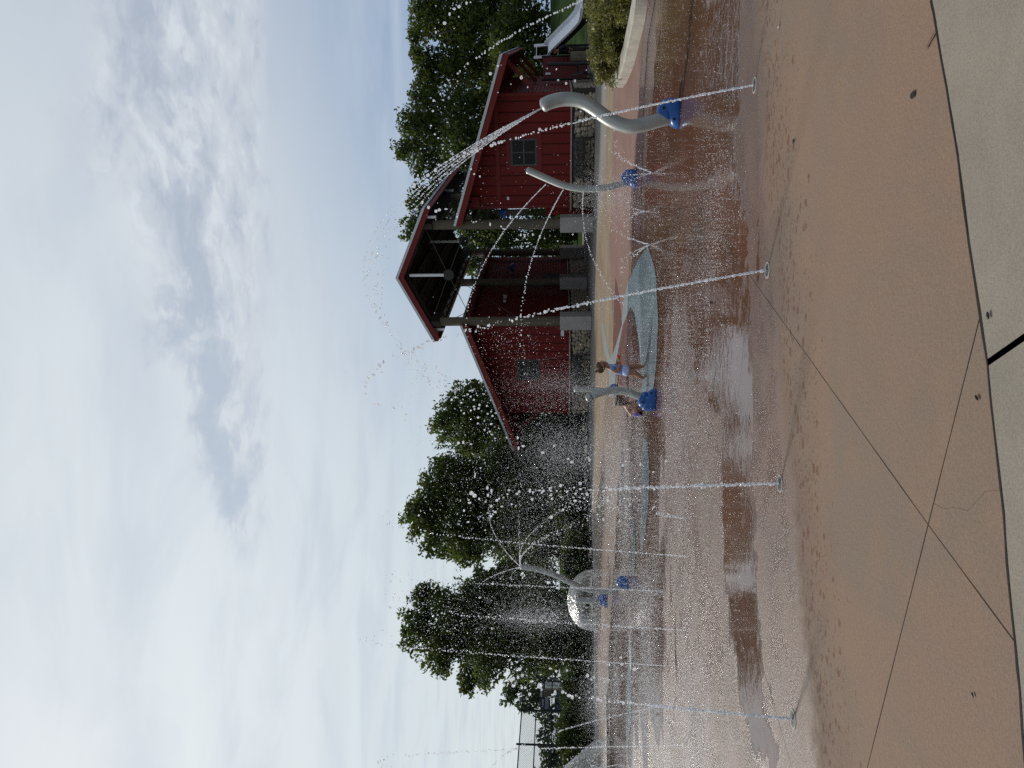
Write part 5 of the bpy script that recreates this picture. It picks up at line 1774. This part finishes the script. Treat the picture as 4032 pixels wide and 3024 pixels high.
Bn = [('pelvis', 'waist'), ('waist', 'chest'), ('chest', 'neck'), ('neck', 'jaw'), ('jaw', 'head'), ('head', 'crown'), ('head', 'nose'), ('chest', 'sh_n'), ('sh_n', 'el_n'), ('el_n', 'wr_n'), ('wr_n', 'pa_n'),
      ('chest', 'sh_f'), ('sh_f', 'el_f'), ('el_f', 'wr_f'), ('wr_f', 'pa_f'), ('pelvis', 'hip_n'), ('hip_n', 'kn_n'), ('kn_n', 'ca_n'), ('ca_n', 'an_n'), ('an_n', 'to_n'),
      ('pelvis', 'hip_f'), ('hip_f', 'kn_f'), ('kn_f', 'ca_f'), ('ca_f', 'an_f'), ('an_f', 'to_f')]
fingers(J, Bn, 'n', 'pa_n', (0.7, 0, -0.7), (0, 1, 0.2), 0.032, (-0.3, 0, -0.4))
fingers(J, Bn, 'f', 'pa_f', (0.8, -0.2, -0.6), (0, -1, 0.2), 0.032, (-0.3, 0, -0.4))
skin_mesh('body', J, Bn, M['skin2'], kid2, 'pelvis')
SJ = {'waist': ((-0.052, 0, 0.255), 0.086), 'pelvis': ((-0.060, 0, 0.180), 0.100), 'hip_n': ((-0.045, -0.064, 0.168), 0.094), 'th_n': ((0.070, -0.072, 0.205), 0.080),
      'hip_f': ((-0.045, 0.064, 0.168), 0.094), 'th_f': ((0.070, 0.072, 0.205), 0.080)}
skin_mesh('shorts', SJ, [('waist', 'pelvis'), ('pelvis', 'hip_n'), ('hip_n', 'th_n'), ('pelvis', 'hip_f'), ('hip_f', 'th_f')], M['purple'], kid2, 'pelvis')
b = MB()
vs, fs = [], []
for j in range(nv + 1):
    for k in range(nu):
        ph = 2 * math.pi * k / nu
        front = 0.5 + 0.5 * math.cos(ph)
        th = (j / nv) * (math.pi * (0.80 - 0.42 * front))
        wob = 1 + 0.05 * math.sin(9 * ph + j)
        vs.append((0.172 + 0.104 * wob * math.sin(th) * math.cos(ph), 0.104 * wob * math.sin(th) * math.sin(ph), 0.412 + 0.102 * wob * math.cos(th)))
for j in range(nv):
    for k in range(nu):
        fs.append((j * nu + k, (j + 1) * nu + k, (j + 1) * nu + (k + 1) % nu, j * nu + (k + 1) % nu))
b.add(vs, fs)
for k in range(14):
    a_ = random.uniform(-1.2, 1.2)
    y_ = 0.09 * math.sin(a_)
    b.tube([(0.12 - 0.02 * math.cos(a_), y_, 0.42), (0.09, y_ * 1.1, 0.36), (0.10 + random.uniform(-0.01, 0.05), y_ * 1.2, 0.30 + random.uniform(-0.03, 0.03))], [0.022, 0.018, 0.005], 6)
b.ell((0.11, -0.02, 0.50), (0.034, 0.034, 0.03), 10, 8)
b.build('hair', M['hair'], kid2, smooth=True)
for sy in (-1, 1):
    b = MB(); b.ell((0.258, sy * 0.032, 0.402), (0.009, 0.012, 0.010), 10, 6); b.build('eye', M['eye'], kid2, smooth=True)

# adult in dark clothes by the slide, facing left
xp, yp = P(2240, 200, 33.4).x, 33.4
ad = thing('person', 'adult in dark clothes standing beside the playground slide', 'person', (xp, yp, hill(xp, yp) + 0.06))
J = {'pelvis': ((0, 0, 0.92), (0.15, 0.11)), 'waist': ((0, 0, 1.08), (0.135, 0.10)), 'chest': ((0.02, 0, 1.32), (0.16, 0.115)), 'neck': ((0.02, 0, 1.50), 0.055), 'jaw': ((0.0, -0.01, 1.57), 0.075), 'head': ((0.0, 0, 1.66), (0.095, 0.105)), 'crown': ((0, 0, 1.74), 0.06),
     'nose': ((-0.115, -0.02, 1.645), 0.014),
     'sa': ((0.03, -0.20, 1.42), 0.065), 'ea': ((0.10, -0.24, 1.15), 0.048), 'wa': ((-0.02, -0.26, 0.95), 0.032), 'pa': ((-0.05, -0.25, 0.88), 0.03),
     'sb': ((0.03, 0.20, 1.42), 0.065), 'eb': ((0.10, 0.24, 1.15), 0.048), 'wb': ((-0.02, 0.24, 0.96), 0.032), 'pb': ((-0.05, 0.23, 0.89), 0.03),
     'ha': ((0, -0.10, 0.86), 0.105), 'ka': ((0.0, -0.11, 0.48), 0.07), 'aa': ((0.03, -0.12, 0.08), 0.045), 'ta': ((-0.14, -0.13, 0.035), 0.035),
     'hb': ((0, 0.10, 0.86), 0.105), 'kb': ((0.05, 0.11, 0.48), 0.07), 'ab': ((0.12, 0.12, 0.08), 0.045), 'tb': ((-0.04, 0.13, 0.035), 0.035)}
Bn = [('pelvis', 'waist'), ('waist', 'chest'), ('chest', 'neck'), ('neck', 'jaw'), ('jaw', 'head'), ('head', 'crown'), ('head', 'nose'), ('chest', 'sa'), ('sa', 'ea'), ('ea', 'wa'), ('wa', 'pa'), ('chest', 'sb'), ('sb', 'eb'), ('eb', 'wb'), ('wb', 'pb'),
      ('pelvis', 'ha'), ('ha', 'ka'), ('ka', 'aa'), ('aa', 'ta'), ('pelvis', 'hb'), ('hb', 'kb'), ('kb', 'ab'), ('ab', 'tb')]
fingers(J, Bn, 'a', 'pa', (-0.3, 0, -1), (1, 0, 0), 0.07, (-0.3, 0.3, 0), 0.010)
fingers(J, Bn, 'b', 'pb', (-0.3, 0, -1), (1, 0, 0), 0.07, (-0.3, -0.3, 0), 0.010)
skin_mesh('body', J, Bn, M['skin'], ad, 'pelvis')
SJ = {'hem': ((0, 0, 0.88), (0.185, 0.14)), 'waist': ((0, 0, 1.08), (0.165, 0.125)), 'chest': ((0.02, 0, 1.32), (0.19, 0.14)), 'collar': ((0.02, 0, 1.47), 0.085),
      'sa': ((0.03, -0.20, 1.41), 0.088), 'ea': ((0.10, -0.24, 1.15), 0.068), 'wa': ((-0.01, -0.26, 0.98), 0.05), 'sb': ((0.03, 0.20, 1.41), 0.088), 'eb': ((0.10, 0.24, 1.15), 0.068), 'wb': ((-0.01, 0.24, 0.99), 0.05)}
skin_mesh('jacket', SJ, [('hem', 'waist'), ('waist', 'chest'), ('chest', 'collar'), ('chest', 'sa'), ('sa', 'ea'), ('ea', 'wa'), ('chest', 'sb'), ('sb', 'eb'), ('eb', 'wb')], M['darkcloth'], ad, 'chest')
SJ = {'pelvis': ((0, 0, 0.93), (0.165, 0.125)), 'ha': ((0, -0.10, 0.86), 0.125), 'ka': ((0.0, -0.11, 0.48), 0.088), 'aa': ((0.03, -0.12, 0.10), 0.065), 'hb': ((0, 0.10, 0.86), 0.125), 'kb': ((0.05, 0.11, 0.48), 0.088), 'ab': ((0.12, 0.12, 0.10), 0.065)}
skin_mesh('trousers', SJ, [('pelvis', 'ha'), ('ha', 'ka'), ('ka', 'aa'), ('pelvis', 'hb'), ('hb', 'kb'), ('kb', 'ab')], M['darkcloth2'], ad, 'pelvis')
b = MB(); b.ell((0.025, 0, 1.69), (0.105, 0.115, 0.115), 14, 10); b.build('hair', M['hair'], ad, smooth=True)
for sx_ in ((0.03, -0.12), (0.12, 0.12)):
    b = MB(); b.ell((sx_[0] - 0.06, sx_[1], 0.04), (0.14, 0.055, 0.055), 12, 8); b.build('shoe', M['black'], ad, smooth=True)
